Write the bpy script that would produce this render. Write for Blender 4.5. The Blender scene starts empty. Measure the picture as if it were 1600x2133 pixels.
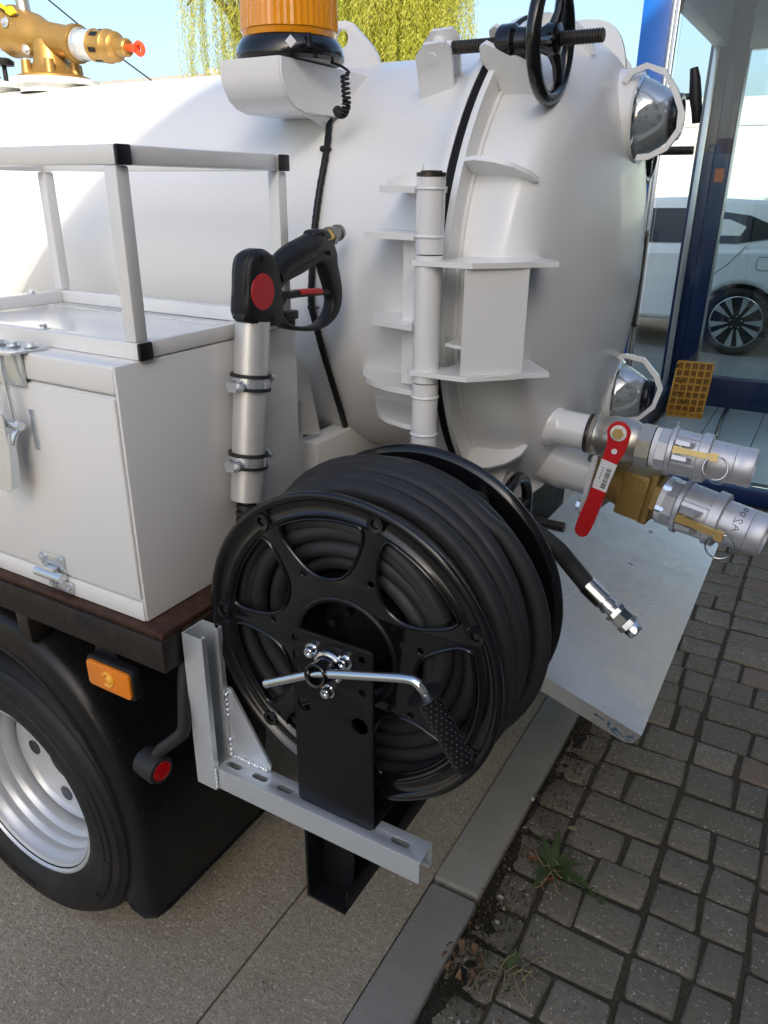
import bpy, bmesh, math, random
from mathutils import Vector, Matrix, noise as mnoise
import numpy as np
random.seed(7)
RAD = math.radians
scene = bpy.context.scene
COL = scene.collection

# ---------------------------------------------------------------- camera
F_PX, PITCH, ROLL, YAW, EYE = 1577.06, RAD(23.118), RAD(0.534), RAD(29.89), 1.6
_d = Vector((-math.sin(YAW)*math.cos(PITCH), math.cos(YAW)*math.cos(PITCH), -math.sin(PITCH)))
_r = Vector((math.cos(YAW), math.sin(YAW), 0)); _u = _r.cross(_d)
_r2 = _r*math.cos(ROLL)+_u*math.sin(ROLL); _u2 = -_r*math.sin(ROLL)+_u*math.cos(ROLL)
cam_data = bpy.data.cameras.new('camera'); cam = bpy.data.objects.new('camera', cam_data); COL.objects.link(cam)
cam.matrix_world = Matrix(((_r2.x, _u2.x, -_d.x, 0), (_r2.y, _u2.y, -_d.y, 0), (_r2.z, _u2.z, -_d.z, EYE), (0, 0, 0, 1)))
cam_data.sensor_fit = 'HORIZONTAL'; cam_data.sensor_width = 36.0; cam_data.lens = 36.0*F_PX/1600.0
cam_data.clip_start = 0.02; cam_data.clip_end = 2000.0
scene.camera = cam

# ---------------------------------------------------------------- sky, sun, exposure
SUN = Vector((0.54, -0.70, 0.4655)).normalized()      # towards the sun
world = bpy.data.worlds.new('World'); scene.world = world; world.use_nodes = True
wn = world.node_tree.nodes; bgn = wn['Background']
sky = wn.new('ShaderNodeTexSky'); sky.sky_type = 'NISHITA'; sky.sun_disc = False
sky.sun_elevation = math.asin(SUN.z); sky.sun_rotation = math.atan2(SUN.x, SUN.y)
sky.altitude = 0; sky.air_density = 1.0; sky.dust_density = 4.0; sky.ozone_density = 2.0
world.node_tree.links.new(sky.outputs[0], bgn.inputs['Color']); bgn.inputs['Strength'].default_value = 0.15
sun_data = bpy.data.lights.new('sun', 'SUN'); sun_data.energy = 3.0; sun_data.angle = RAD(0.53); sun_data.color = (1.0, 0.92, 0.76)
sun = bpy.data.objects.new('sun', sun_data); COL.objects.link(sun); sun.location = (20, -14, 24)
sun.rotation_euler = SUN.to_track_quat('Z', 'Y').to_euler()
scene.view_settings.view_transform = 'Standard'; scene.view_settings.look = 'None'
scene.view_settings.gamma = 1.0; scene.view_settings.use_curve_mapping = False
scene.view_settings.exposure = 0.96

scene.render.engine = 'CYCLES'
scene.cycles.max_bounces = 8; scene.cycles.transparent_max_bounces = 12; scene.cycles.caustics_reflective = False

def at(px, py, axis, val):
    """point of the plane axis=val that the photograph shows at (px, py)"""
    d = _r2*((px-800)/F_PX) - _u2*((py-1066.5)/F_PX) + _d
    t = (val-(0, 0, EYE)[axis])/d[axis]
    return Vector((0, 0, EYE))+d*t

# ---------------------------------------------------------------- materials
MATS = {}
def mat(name, col, rough=0.5, metal=0.0, coat=0.0, bump=None, var=None, speck=None, trans=0.0, ior=1.45, spec=None, rvar=0.0, sss=0.0, alpha=None, aniso=None, objrand=0.0):
    """bump=(scale, strength)  var=(scale, amount, colour2)  speck=(scale, threshold, colour, amount)"""
    m = bpy.data.materials.new(name); m.use_nodes = True; nt = m.node_tree; N = nt.nodes; K = nt.links
    b = N['Principled BSDF']; tc = N.new('ShaderNodeTexCoord')
    b.inputs['Roughness'].default_value = rough; b.inputs['Metallic'].default_value = metal
    b.inputs['IOR'].default_value = ior
    if coat: b.inputs['Coat Weight'].default_value = coat; b.inputs['Coat Roughness'].default_value = 0.06
    if trans: b.inputs['Transmission Weight'].default_value = trans
    if sss: b.inputs['Subsurface Weight'].default_value = sss; b.inputs['Subsurface Radius'].default_value = (0.02, 0.008, 0.002)
    if spec is not None: b.inputs['Specular IOR Level'].default_value = spec
    rgb = N.new('ShaderNodeRGB'); rgb.outputs[0].default_value = (*col, 1); out = rgb.outputs[0]
    geo = N.new('ShaderNodeNewGeometry'); P = geo.outputs['Position']
    def noise(scale, detail=4, rgh=0.6):
        n = N.new('ShaderNodeTexNoise'); n.inputs['Scale'].default_value = scale; n.inputs['Detail'].default_value = detail
        n.inputs['Roughness'].default_value = rgh; K.new(P, n.inputs['Vector']); return n.outputs['Fac']
    def mix(fac, a, c2):
        x = N.new('ShaderNodeMix'); x.data_type = 'RGBA'
        if isinstance(fac, float): x.inputs[0].default_value = fac
        else: K.new(fac, x.inputs[0])
        K.new(a, x.inputs[6])
        if isinstance(c2, tuple): x.inputs[7].default_value = (*c2, 1)
        else: K.new(c2, x.inputs[7])
        return x.outputs[2]
    def ramp(inp, lo, hi, a=0.0, c=1.0):
        r = N.new('ShaderNodeMapRange'); r.inputs[1].default_value = lo; r.inputs[2].default_value = hi
        r.inputs[3].default_value = a; r.inputs[4].default_value = c; K.new(inp, r.inputs[0]); return r.outputs[0]
    if objrand:
        oi = N.new('ShaderNodeObjectInfo'); hsv = N.new('ShaderNodeHueSaturation')
        K.new(ramp(oi.outputs['Random'], 0, 1, 1-objrand, 1+objrand), hsv.inputs['Value'])
        K.new(out, hsv.inputs['Color']); out = hsv.outputs[0]
    if var:
        for (s, amt, c2) in (var if isinstance(var, list) else [var]):
            out = mix(ramp(noise(s), 0.38, 0.68, 0.0, amt), out, c2)
    if speck:
        for (s, th, c2, amt) in (speck if isinstance(speck, list) else [speck]):
            out = mix(ramp(noise(s, 2, 0.5), th, th+0.05, 0.0, amt), out, c2)
    K.new(out, b.inputs['Base Color'])
    if rvar: K.new(ramp(noise(14, 5), 0.3, 0.7, max(0.02, rough-rvar), min(1, rough+rvar)), b.inputs['Roughness'])
    if bump:
        prev = None
        for (s, st, *ds) in (bump if isinstance(bump, list) else [bump]):
            bn = N.new('ShaderNodeBump'); bn.inputs['Strength'].default_value = st; bn.inputs['Distance'].default_value = ds[0] if ds else 0.01
            K.new(noise(s, 4), bn.inputs['Height'])
            if prev: K.new(prev, bn.inputs['Normal'])
            prev = bn.outputs[0]
        K.new(prev, b.inputs['Normal'])
    if alpha is not None: b.inputs['Alpha'].default_value = alpha
    MATS[name] = m; return m

mat('white_paint', (0.80, 0.80, 0.785), 0.24, coat=0.5, bump=[(5, 0.03, 0.02), (140, 0.03, 0.002)], var=(1.5, 0.04, (0.74, 0.74, 0.72)))
mat('white_tank', (0.80, 0.80, 0.785), 0.30, coat=0.35, bump=[(2.5, 0.05, 0.03), (90, 0.03, 0.002)], var=(1.2, 0.05, (0.74, 0.735, 0.71)), speck=(38, 0.79, (0.45, 0.42, 0.36), 0.5))
mat('black_plastic', (0.011, 0.011, 0.012), 0.42, spec=0.4, bump=(600, 0.12, 0.001), rvar=0.06)
mat('black_paint', (0.007, 0.007, 0.008), 0.36, spec=0.4, bump=(320, 0.10, 0.001), speck=(210, 0.74, (0.14, 0.14, 0.13), 0.5), rvar=0.06)
mat('black_matte', (0.008, 0.008, 0.009), 0.7, spec=0.25)
mat('black_gloss', (0.005, 0.005, 0.006), 0.20, coat=0.4, rvar=0.04)
mat('black_rubber', (0.025, 0.025, 0.027), 0.5, spec=0.4, bump=[(30, 0.15, 0.004), (500, 0.10, 0.001)], var=[(7, 0.5, (0.024, 0.023, 0.023)), (60, 0.25, (0.036, 0.034, 0.031))], rvar=0.12)
mat('fender_plastic', (0.006, 0.006, 0.007), 0.32, spec=0.4, bump=(220, 0.10, 0.001), var=(2.6, 0.5, (0.026, 0.021, 0.016)), speck=(160, 0.73, (0.16, 0.15, 0.13), 0.6), rvar=0.1)
mat('tyre_rubber', (0.012, 0.012, 0.012), 0.6, spec=0.4, bump=(120, 0.15, 0.002), var=(8, 0.6, (0.034, 0.029, 0.024)))
mat('rim_paint', (0.66, 0.68, 0.70), 0.36, metal=0.4, bump=(60, 0.05, 0.002), var=(9, 0.25, (0.40, 0.40, 0.40)))
mat('zinc', (0.76, 0.80, 0.83), 0.26, metal=0.75, var=(9, 0.25, (0.60, 0.64, 0.68)), bump=(240, 0.06, 0.001))
mat('galvanised', (0.74, 0.77, 0.79), 0.36, metal=0.6, var=(5, 0.3, (0.62, 0.65, 0.68)), bump=(110, 0.06, 0.001))
mat('bright_steel', (0.74, 0.77, 0.80), 0.16, metal=1.0, rvar=0.06)
mat('chrome', (0.85, 0.87, 0.88), 0.05, metal=1.0)
mat('aluminium', (0.66, 0.65, 0.62), 0.22, metal=0.75, var=[(3.5, 0.35, (0.56, 0.56, 0.55)), (30, 0.12, (0.45, 0.44, 0.42))], bump=[(6, 0.04, 0.01), (300, 0.05, 0.001)], rvar=0.06)
mat('tube_aluminium', (0.80, 0.79, 0.77), 0.38, metal=0.6, bump=(300, 0.04, 0.001))
mat('cast_aluminium', (0.66, 0.66, 0.68), 0.45, metal=0.6, var=(30, 0.4, (0.5, 0.5, 0.52)), bump=(260, 0.2, 0.001), speck=(45, 0.70, (0.30, 0.27, 0.20), 0.5))
mat('nickel', (0.58, 0.54, 0.47), 0.33, metal=0.85, var=(20, 0.4, (0.45, 0.41, 0.34)), bump=(160, 0.15, 0.001))
mat('brass', (0.78, 0.54, 0.19), 0.32, metal=0.4, var=(40, 0.3, (0.62, 0.42, 0.14)), bump=(120, 0.1, 0.001))
mat('bronze_paint', (0.34, 0.22, 0.065), 0.42, metal=0.35, var=(25, 0.35, (0.24, 0.15, 0.05)), bump=(150, 0.2, 0.001))
mat('cast_brass', (0.44, 0.26, 0.075), 0.38, metal=0.6, var=(22, 0.4, (0.30, 0.17, 0.05)), bump=(120, 0.2, 0.001))
mat('dark_steel', (0.060, 0.058, 0.055), 0.34, metal=0.7, var=(60, 0.5, (0.12, 0.09, 0.06)), rvar=0.08)
mat('red_plastic', (0.58, 0.018, 0.022), 0.36, rvar=0.05)
mat('red_lens', (0.55, 0.006, 0.012), 0.10, coat=0.6)
mat('red_orange', (0.85, 0.07, 0.02), 0.4)
mat('amber_lens', (1.0, 0.38, 0.01), 0.14, coat=0.5, trans=0.15, bump=(260, 0.10, 0.002), sss=0.35)
mat('amber_reflector', (0.88, 0.24, 0.006), 0.16, coat=0.6, bump=(420, 0.35, 0.002))
mat('amber_inner', (0.98, 0.50, 0.05), 0.25, coat=0.4)
mat('white_plastic', (0.80, 0.80, 0.79), 0.35)
mat('grey_sticker', (0.62, 0.62, 0.64), 0.4)
mat('ink', (0.02, 0.02, 0.03), 0.6)
mat('plywood', (0.032, 0.014, 0.009), 0.45, var=(40, 0.5, (0.10, 0.045, 0.022)), bump=(150, 0.2, 0.001))
mat('chassis_paint', (0.011, 0.011, 0.013), 0.38, spec=0.4, var=[(5, 0.6, (0.030, 0.025, 0.019)), (90, 0.35, (0.07, 0.052, 0.032))], speck=(120, 0.71, (0.2, 0.18, 0.15), 0.6), bump=(120, 0.1, 0.001), rvar=0.1)
mat('concrete', (0.440, 0.385, 0.285), 0.88, var=[(0.9, 0.6, (0.310, 0.255, 0.175)), (5, 0.5, (0.51, 0.455, 0.35)), (28, 0.4, (0.33, 0.28, 0.20)), (75, 0.6, (0.23, 0.19, 0.135))], speck=[(110, 0.62, (0.66, 0.60, 0.49), 0.75), (120, 0.63, (0.14, 0.115, 0.08), 0.65)], bump=[(25, 0.35, 0.01), (170, 0.6, 0.006)])
mat('kerb_concrete', (0.315, 0.296, 0.252), 0.88, var=[(4, 0.6, (0.205, 0.188, 0.152)), (60, 0.4, (0.34, 0.325, 0.29))], speck=(260, 0.66, (0.42, 0.40, 0.36), 0.5), bump=[(20, 0.25, 0.006), (220, 0.4, 0.003)])
mat('mortar', (0.36, 0.33, 0.265), 0.92, var=(40, 0.6, (0.28, 0.26, 0.21)), bump=(90, 0.8, 0.01))
mat('paver', (0.222, 0.190, 0.138), 0.86, objrand=0.26, var=[(9, 0.5, (0.275, 0.226, 0.168)), (2.0, 0.6, (0.140, 0.130, 0.078)), (22, 0.35, (0.15, 0.128, 0.092)), (80, 0.5, (0.125, 0.113, 0.092))], speck=[(120, 0.645, (0.52, 0.48, 0.40), 0.85), (110, 0.655, (0.06, 0.052, 0.04), 0.7)], bump=[(14, 0.35, 0.012), (35, 0.4, 0.006), (150, 0.7, 0.004)])
mat('paver_red', (0.240, 0.172, 0.120), 0.85, objrand=0.16, var=[(5, 0.45, (0.20, 0.165, 0.115)), (80, 0.5, (0.14, 0.105, 0.075))], speck=[(170, 0.66, (0.50, 0.47, 0.42), 0.8)], bump=[(14, 0.35, 0.012), (35, 0.4, 0.006), (150, 0.7, 0.004)])
mat('soil', (0.024, 0.020, 0.014), 0.95, var=[(12, 0.6, (0.050, 0.044, 0.022)), (120, 0.6, (0.015, 0.012, 0.009))], speck=(110, 0.68, (0.13, 0.11, 0.08), 0.7), bump=[(60, 0.9, 0.01), (220, 0.8, 0.006)])
mat('joint_sand', (0.090, 0.074, 0.046), 0.95, var=[(9, 0.6, (0.060, 0.056, 0.026)), (120, 0.6, (0.035, 0.029, 0.02))], speck=(150, 0.66, (0.22, 0.2, 0.16), 0.6), bump=[(40, 0.9, 0.01), (200, 0.8, 0.006)])
mat('moss', (0.050, 0.055, 0.016), 0.95, var=(60, 0.6, (0.07, 0.04, 0.02)), bump=(150, 0.8, 0.01))
mat('pebble', (0.42, 0.40, 0.36), 0.8, objrand=0.3, bump=(200, 0.3, 0.002))
mat('dry_leaf', (0.13, 0.075, 0.038), 0.75, objrand=0.3, var=(60, 0.5, (0.14, 0.07, 0.03)), bump=(120, 0.3, 0.003))
mat('red_leaf', (0.27, 0.07, 0.04), 0.7, var=(60, 0.5, (0.15, 0.05, 0.03)))
mat('straw', (0.34, 0.27, 0.13), 0.8)
mat('weed_green', (0.085, 0.135, 0.040), 0.6, var=(50, 0.5, (0.12, 0.14, 0.05)))
mat('willow_leaf', (0.40, 0.42, 0.050), 0.5, var=[(0.9, 0.6, (0.50, 0.48, 0.08)), (3.0, 0.45, (0.24, 0.28, 0.035))])
mat('bark', (0.10, 0.08, 0.06), 0.9, bump=(20, 0.8, 0.03))
mat('blue_frame', (0.008, 0.13, 0.52), 0.34, coat=0.3, rvar=0.05)
mat('navy_frame', (0.006, 0.022, 0.085), 0.36, coat=0.2, rvar=0.05)
mat('silver_frame', (0.62, 0.64, 0.64), 0.28, metal=0.85)
mat('tile', (0.70, 0.75, 0.72), 0.16, objrand=0.06, var=(3, 0.25, (0.62, 0.67, 0.65)))
mat('grout', (0.10, 0.11, 0.11), 0.9)
mat('ceiling_panel', (0.62, 0.68, 0.68), 0.6)
mat('ochre_plastic', (0.85, 0.38, 0.04), 0.5, var=(30, 0.3, (0.62, 0.3, 0.03)))
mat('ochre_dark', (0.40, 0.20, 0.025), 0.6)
mat('building_wall', (0.30, 0.275, 0.24), 0.8, bump=(40, 0.2, 0.01), var=(1.2, 0.3, (0.25, 0.23, 0.20)))
mat('far_wall', (0.62, 0.56, 0.46), 0.8, var=(0.8, 0.3, (0.54, 0.5, 0.42)))
mat('far_roof', (0.30, 0.29, 0.27), 0.7, var=(2, 0.4, (0.22, 0.21, 0.2)))
mat('van_white', (0.80, 0.79, 0.74), 0.3, coat=0.3, var=(1, 0.06, (0.72, 0.7, 0.66)))
mat('car_paint', (0.80, 0.83, 0.83), 0.2, coat=0.8)
mat('dark_glass', (0.010, 0.013, 0.014), 0.03, spec=0.5)
mat('alloy', (0.72, 0.74, 0.74), 0.22, metal=0.7)
mat('orange_sticker', (0.75, 0.20, 0.04), 0.5)
mat('water', (1.0, 1.0, 1.0), 0.0, trans=1.0, ior=1.33)
g = bpy.data.materials.new('window_glass'); g.use_nodes = True; nt = g.node_tree; nt.nodes.remove(nt.nodes['Principled BSDF'])
_o = nt.nodes['Material Output']; _t = nt.nodes.new('ShaderNodeBsdfTransparent'); _t.inputs[0].default_value = (0.91, 0.96, 0.96, 1)
_g = nt.nodes.new('ShaderNodeBsdfGlossy'); _g.inputs['Roughness'].default_value = 0.01; _f = nt.nodes.new('ShaderNodeFresnel'); _f.inputs[0].default_value = 1.52
_m = nt.nodes.new('ShaderNodeMixShader'); nt.links.new(_f.outputs[0], _m.inputs[0]); nt.links.new(_t.outputs[0], _m.inputs[1]); nt.links.new(_g.outputs[0], _m.inputs[2]); nt.links.new(_m.outputs[0], _o.inputs[0])
MATS['window_glass'] = g
mat('sight_glass', (0.82, 0.86, 0.86), 0.03, trans=0.75, ior=1.5, metal=0.25)

# leaves let light through
def leafy(name):
    m = MATS[name]; nt = m.node_tree; b = nt.nodes['Principled BSDF']; o = nt.nodes['Material Output']
    tr = nt.nodes.new('ShaderNodeBsdfTranslucent'); mx = nt.nodes.new('ShaderNodeMixShader'); mx.inputs[0].default_value = 0.4
    nt.links.new(b.inputs['Base Color'].links[0].from_socket, tr.inputs[0])
    nt.links.new(b.outputs[0], mx.inputs[1]); nt.links.new(tr.outputs[0], mx.inputs[2]); nt.links.new(mx.outputs[0], o.inputs[0])
for n in ('willow_leaf', 'weed_green'): leafy(n)

# concrete: faint broom lines along the truck's length
def broom():
    nt = MATS['concrete'].node_tree; N = nt.nodes; K = nt.links; b = N['Principled BSDF']
    geo = N.new('ShaderNodeNewGeometry'); mp = N.new('ShaderNodeMapping'); mp.inputs['Scale'].default_value = (90, 2.2, 1)
    mp.inputs['Rotation'].default_value = (0, 0, RAD(4)); K.new(geo.outputs['Position'], mp.inputs[0])
    n = N.new('ShaderNodeTexNoise'); n.inputs['Scale'].default_value = 1.0; n.inputs['Detail'].default_value = 3; K.new(mp.outputs[0], n.inputs['Vector'])
    bn = N.new('ShaderNodeBump'); bn.inputs['Strength'].default_value = 0.35; bn.inputs['Distance'].default_value = 0.006
    K.new(n.outputs['Fac'], bn.inputs['Height']); K.new(b.inputs['Normal'].links[0].from_socket, bn.inputs['Normal']); K.new(bn.outputs[0], b.inputs['Normal'])
broom()

# ---------------------------------------------------------------- building helpers
def V(*a): return Vector(a)
def frame(d):
    d = Vector(d).normalized(); a = Vector((0, 0, 1)) if abs(d.z) < 0.9 else Vector((1, 0, 0))
    u = a.cross(d).normalized(); return u, d.cross(u).normalized(), d
class B:
    def __init__(s): s.v = []; s.f = []; s.cuts = []
    def cut(s): s.cuts.append((len(s.v), len(s.f))); return s
    def add(s, vs, fs):
        n = len(s.v); s.v += [tuple(x) for x in vs]; s.f += [tuple(i+n for i in f) for f in fs]; return s
    def box(s, lo, hi, bev=0.0, mtx=None, seg=2):
        bm = bmesh.new(); bmesh.ops.create_cube(bm, size=1.0)
        lo = Vector(lo); hi = Vector(hi); c = (lo+hi)/2; sz = hi-lo
        for v in bm.verts: v.co = Vector((v.co.x*sz.x, v.co.y*sz.y, v.co.z*sz.z))
        if bev: bmesh.ops.bevel(bm, geom=bm.edges[:]+bm.verts[:], offset=bev, segments=seg, affect='EDGES', profile=0.5)
        bm.verts.index_update()
        vs = [v.co+c for v in bm.verts] if mtx is None else [mtx @ (v.co+c) for v in bm.verts]
        s.add(vs, [[v.index for v in f.verts] for f in bm.faces]); bm.free(); return s
    def cyl(s, p0, p1, r0, r1=None, n=20, caps=True, rot=0.0):
        p0 = Vector(p0); p1 = Vector(p1); r1 = r0 if r1 is None else r1; u, w, d = frame(p1-p0); vs = []
        for p, r in ((p0, r0), (p1, r1)):
            for i in range(n):
                a = 2*math.pi*i/n+rot; vs.append(p+(u*math.cos(a)+w*math.sin(a))*r)
        fs = [(i, (i+1) % n, n+(i+1) % n, n+i) for i in range(n)]
        if caps: fs += [tuple(reversed(range(n))), tuple(range(n, 2*n))]
        return s.add(vs, fs)
    def lathe(s, o, d, prof, n=32, rot=0.0, arc=None, close=False):
        """prof: list of (distance along d, radius)"""
        o = Vector(o); u, w, d = frame(d); vs = []; m = len(prof)
        full = arc is None; a0, a1 = (0, 2*math.pi) if full else arc; k = n if full else n+1
        for i in range(k):
            a = a0+(a1-a0)*i/n+rot; e = u*math.cos(a)+w*math.sin(a)
            for (t, r) in prof: vs.append(o+d*t+e*r)
        fs = []
        for i in range(n):
            j = (i+1) % k
            for q in range(m if close else m-1):
                q2 = (q+1) % m; fs.append((i*m+q, j*m+q, j*m+q2, i*m+q2))
        return s.add(vs, fs)
    def tube(s, pts, r, n=10, caps=True, closed=False):
        pts = [Vector(p) for p in pts]; m = len(pts); rr = r if isinstance(r, (list, tuple)) else [r]*m
        vs = []; u = None
        for i, p in enumerate(pts):
            if closed: t = pts[(i+1) % m]-pts[i-1]
            else: t = pts[min(i+1, m-1)]-pts[max(i-1, 0)]
            t.normalize()
            if u is None: u, w, _ = frame(t)
            else: u = (u-t*u.dot(t)).normalized(); w = t.cross(u)
            for k in range(n):
                a = 2*math.pi*k/n; vs.append(p+(u*math.cos(a)+w*math.sin(a))*rr[i])
        fs = []
        for i in range(m if closed else m-1):
            j = (i+1) % m
            for k in range(n): fs.append((i*n+k, i*n+(k+1) % n, j*n+(k+1) % n, j*n+k))
        if caps and not closed: fs += [tuple(reversed(range(n))), tuple(range((m-1)*n, m*n))]
        return s.add(vs, fs)
    def prism(s, pts, d):
        """polygon (3-D points) pushed along d"""
        pts = [Vector(p) for p in pts]; d = Vector(d); n = len(pts)
        return s.add(pts+[p+d for p in pts], [tuple(reversed(range(n))), tuple(range(n, 2*n))]+[(i, (i+1) % n, n+(i+1) % n, n+i) for i in range(n)])
    def torus(s, o, d, R, r, n=40, k=10, arc=None):
        o = Vector(o); u, w, d = frame(d); pts = []
        a0, a1 = arc or (0, 2*math.pi); m = n if arc is None else n+1
        for i in range(m):
            a = a0+(a1-a0)*i/n; pts.append(o+(u*math.cos(a)+w*math.sin(a))*R)
        return s.tube(pts, r, k, closed=arc is None)
    def sphere(s, c, r, sc=(1, 1, 1), n=16, m=10):
        vs = []; fs = []
        for j in range(m+1):
            th = math.pi*j/m
            for i in range(n):
                a = 2*math.pi*i/n; vs.append((c[0]+r*sc[0]*math.sin(th)*math.cos(a), c[1]+r*sc[1]*math.sin(th)*math.sin(a), c[2]+r*sc[2]*math.cos(th)))
        for j in range(m):
            for i in range(n): fs.append((j*n+i, j*n+(i+1) % n, (j+1)*n+(i+1) % n, (j+1)*n+i))
        return s.add(vs, fs)
    def mesh(s, name):
        me = bpy.data.meshes.new(name); me.from_pydata(s.v, [], s.f); return me
WL = {}
def fin(me, smooth=35):
    bm = bmesh.new(); bm.from_mesh(me); bmesh.ops.remove_doubles(bm, verts=bm.verts, dist=1e-6)
    bmesh.ops.recalc_face_normals(bm, faces=bm.faces); bm.to_mesh(me); bm.free()
    me.polygons.foreach_set('use_smooth', [True]*len(me.polygons))
    me.set_sharp_from_angle(angle=RAD(smooth)); me.update()
def obj(name, b, m, parent=None, smooth=35, label=None, kind=None):
    if isinstance(b, B) and b.cuts:                     # separate pieces: one object each
        cs = b.cuts+[(len(b.v), len(b.f))]; first = None
        for (v0, f0), (v1, f1) in zip(cs, cs[1:]):
            if f1 == f0: continue
            q = B(); q.v = b.v[v0:v1]; q.f = [tuple(i-v0 for i in f) for f in b.f[f0:f1]]
            o = obj(name, q, m, parent, smooth, label, kind); first = first or o
        return first
    me = b if isinstance(b, bpy.types.Mesh) else b.mesh(name)
    if smooth is not None: fin(me, smooth)
    n = len(me.vertices); a = np.empty(n*3, dtype=np.float32); me.vertices.foreach_get('co', a); a = a.reshape(-1, 3)
    c = (a.min(0)+a.max(0))/2; a -= c; me.vertices.foreach_set('co', a.ravel()); me.update()
    o = bpy.data.objects.new(name, me); COL.objects.link(o); me.materials.append(MATS[m])
    c = Vector(tuple(float(x) for x in c)); WL[o.name] = c
    if parent is not None: o.parent = parent; o.location = c-WL[parent.name]
    else: o.location = c
    if label: o['label'] = label
    if kind: o['kind'] = kind
    return o
def thing(name, label, cat, loc=(0, 0, 0), group=None):
    o = bpy.data.objects.new(name, None); COL.objects.link(o); o.location = loc; WL[o.name] = Vector(loc); o.empty_display_size = 0.05
    o['label'] = label; o['category'] = cat
    if group: o['group'] = group
    return o
def tag(o, label, cat, group=None):
    o['label'] = label; o['category'] = cat
    if group: o['group'] = group
    return o
def struct(name, b, m, smooth=35, parent=None):
    o = obj(name, b, m, parent, smooth)
    if parent is None: o['kind'] = 'structure'
    return o
def plate(outline, holes, o, u, v, th, bev=0.001):
    """flat plate with holes; outline and holes in (u, v) metres; o = centre plane origin"""
    cu = bpy.data.curves.new('tmp', 'CURVE'); cu.dimensions = '2D'; cu.fill_mode = 'BOTH'; cu.extrude = max(th/2-bev, 1e-5)
    cu.bevel_depth = bev; cu.bevel_resolution = 1; cu.offset = -bev
    for loop in [outline]+list(holes):
        sp = cu.splines.new('POLY'); sp.points.add(len(loop)-1); sp.use_cyclic_u = True
        for p, q in zip(sp.points, loop): p.co = (q[0], q[1], 0, 1)
    ob = bpy.data.objects.new('tmp', cu); COL.objects.link(ob)
    dg = bpy.context.evaluated_depsgraph_get(); me = bpy.data.meshes.new_from_object(ob.evaluated_get(dg))
    bpy.data.objects.remove(ob); bpy.data.curves.remove(cu)
    u = Vector(u).normalized(); v = Vector(v).normalized(); w = u.cross(v); o = Vector(o)
    me.transform(Matrix(((u.x, v.x, w.x, o.x), (u.y, v.y, w.y, o.y), (u.z, v.z, w.z, o.z), (0, 0, 0, 1))))
    me.materials.clear(); return me
def circ(cx, cy, r, n=24, ry=None, cw=False):
    ry = r if ry is None else ry
    return [(cx+r*math.cos(2*math.pi*i/n), cy+ry*math.sin(2*math.pi*i/n)) for i in range(n)]
def rrect(x0, y0, x1, y1, r, n=4):
    out = []
    for cx, cy, a in ((x1-r, y1-r, 0), (x0+r, y1-r, 90), (x0+r, y0+r, 180), (x1-r, y0+r, 270)):
        for i in range(n+1):
            t = RAD(a+90*i/n); out.append((cx+r*math.cos(t), cy+r*math.sin(t)))
    return out
def rpoly(pts, r, n=4):
    """round the corners of a 2-D polygon"""
    out = []; m = len(pts)
    for i in range(m):
        p = Vector(pts[i]); a = Vector(pts[i-1])-p; c = Vector(pts[(i+1) % m])-p
        k = min(r, a.length*0.45, c.length*0.45); s = p+a.normalized()*k; e = p+c.normalized()*k
        for j in range(n+1):
            t = j/n; q = s*(1-t)**2+p*2*t*(1-t)+e*t*t; out.append((q.x, q.y))
    return out
def smooth_loop(pts, k=4, closed=True):
    """Catmull-Rom through points (any dimension)"""
    pts = [Vector(p) for p in pts]; m = len(pts); out = []
    rng = range(m) if closed else range(m-1)
    for i in rng:
        if closed: p0, p1, p2, p3 = pts[i-1], pts[i], pts[(i+1) % m], pts[(i+2) % m]
        else: p0, p1, p2, p3 = pts[max(i-1, 0)], pts[i], pts[i+1], pts[min(i+2, m-1)]
        for j in range(k):
            t = j/k; out.append(0.5*((2*p1)+(p2-p0)*t+(2*p0-5*p1+4*p2-p3)*t*t+(3*p1-p0-3*p2+p3)*t**3))
    if not closed: out.append(pts[-1])
    return out
def thread(p0, p1, r, pitch, n=14):
    p0 = Vector(p0); L = (Vector(p1)-p0).length; k = int(L/pitch); prof = [(0, 0)]
    for i in range(k): prof += [(i*pitch, r*0.86), (i*pitch+pitch*0.25, r), (i*pitch+pitch*0.55, r), (i*pitch+pitch*0.8, r*0.86)]
    prof += [(k*pitch, r*0.86), (k*pitch, 0)]
    return B().lathe(p0, Vector(p1)-p0, prof, n)
def bolt(b, p, d, r=0.006, h=0.005, washer=True):
    p = Vector(p); d = Vector(d).normalized()
    if washer: b.cyl(p, p+d*h*0.3, r*1.75, n=16); p = p+d*h*0.3
    b.cyl(p, p+d*h, r, n=6); return b
# ================================================================= GROUND
KX0, KX1 = -0.575, -0.452            # kerb
XJ = -0.842                          # saw cut in the concrete
b = B().add([(-300, -300, -0.05), (300, -300, -0.05), (300, 300, -0.05), (-300, 300, -0.05)], [(0, 1, 2, 3)])
struct('ground', b, 'soil')
b = B().add([(-120, -60, -0.001), (XJ-0.003, -60, -0.001), (XJ-0.003, 90, -0.001), (-120, 90, -0.001), (-120, -60, -0.04), (XJ-0.003, -60, -0.04), (XJ-0.003, 90, -0.04), (-120, 90, -0.04)], [(0, 1, 2, 3), (1, 5, 6, 2)])
struct('concrete_yard', b, 'concrete')
b = B().add([(XJ+0.003, -60, 0), (KX0-0.006, -60, 0), (KX0-0.006, 90, 0), (XJ+0.003, 90, 0), (XJ+0.003, -60, -0.04), (XJ+0.003, 90, -0.04), (KX0-0.006, -60, -0.04), (KX0-0.006, 90, -0.04)], [(0, 1, 2, 3), (0, 3, 5, 4), (1, 6, 7, 2)])
struct('concrete_gutter', b, 'concrete')
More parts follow.
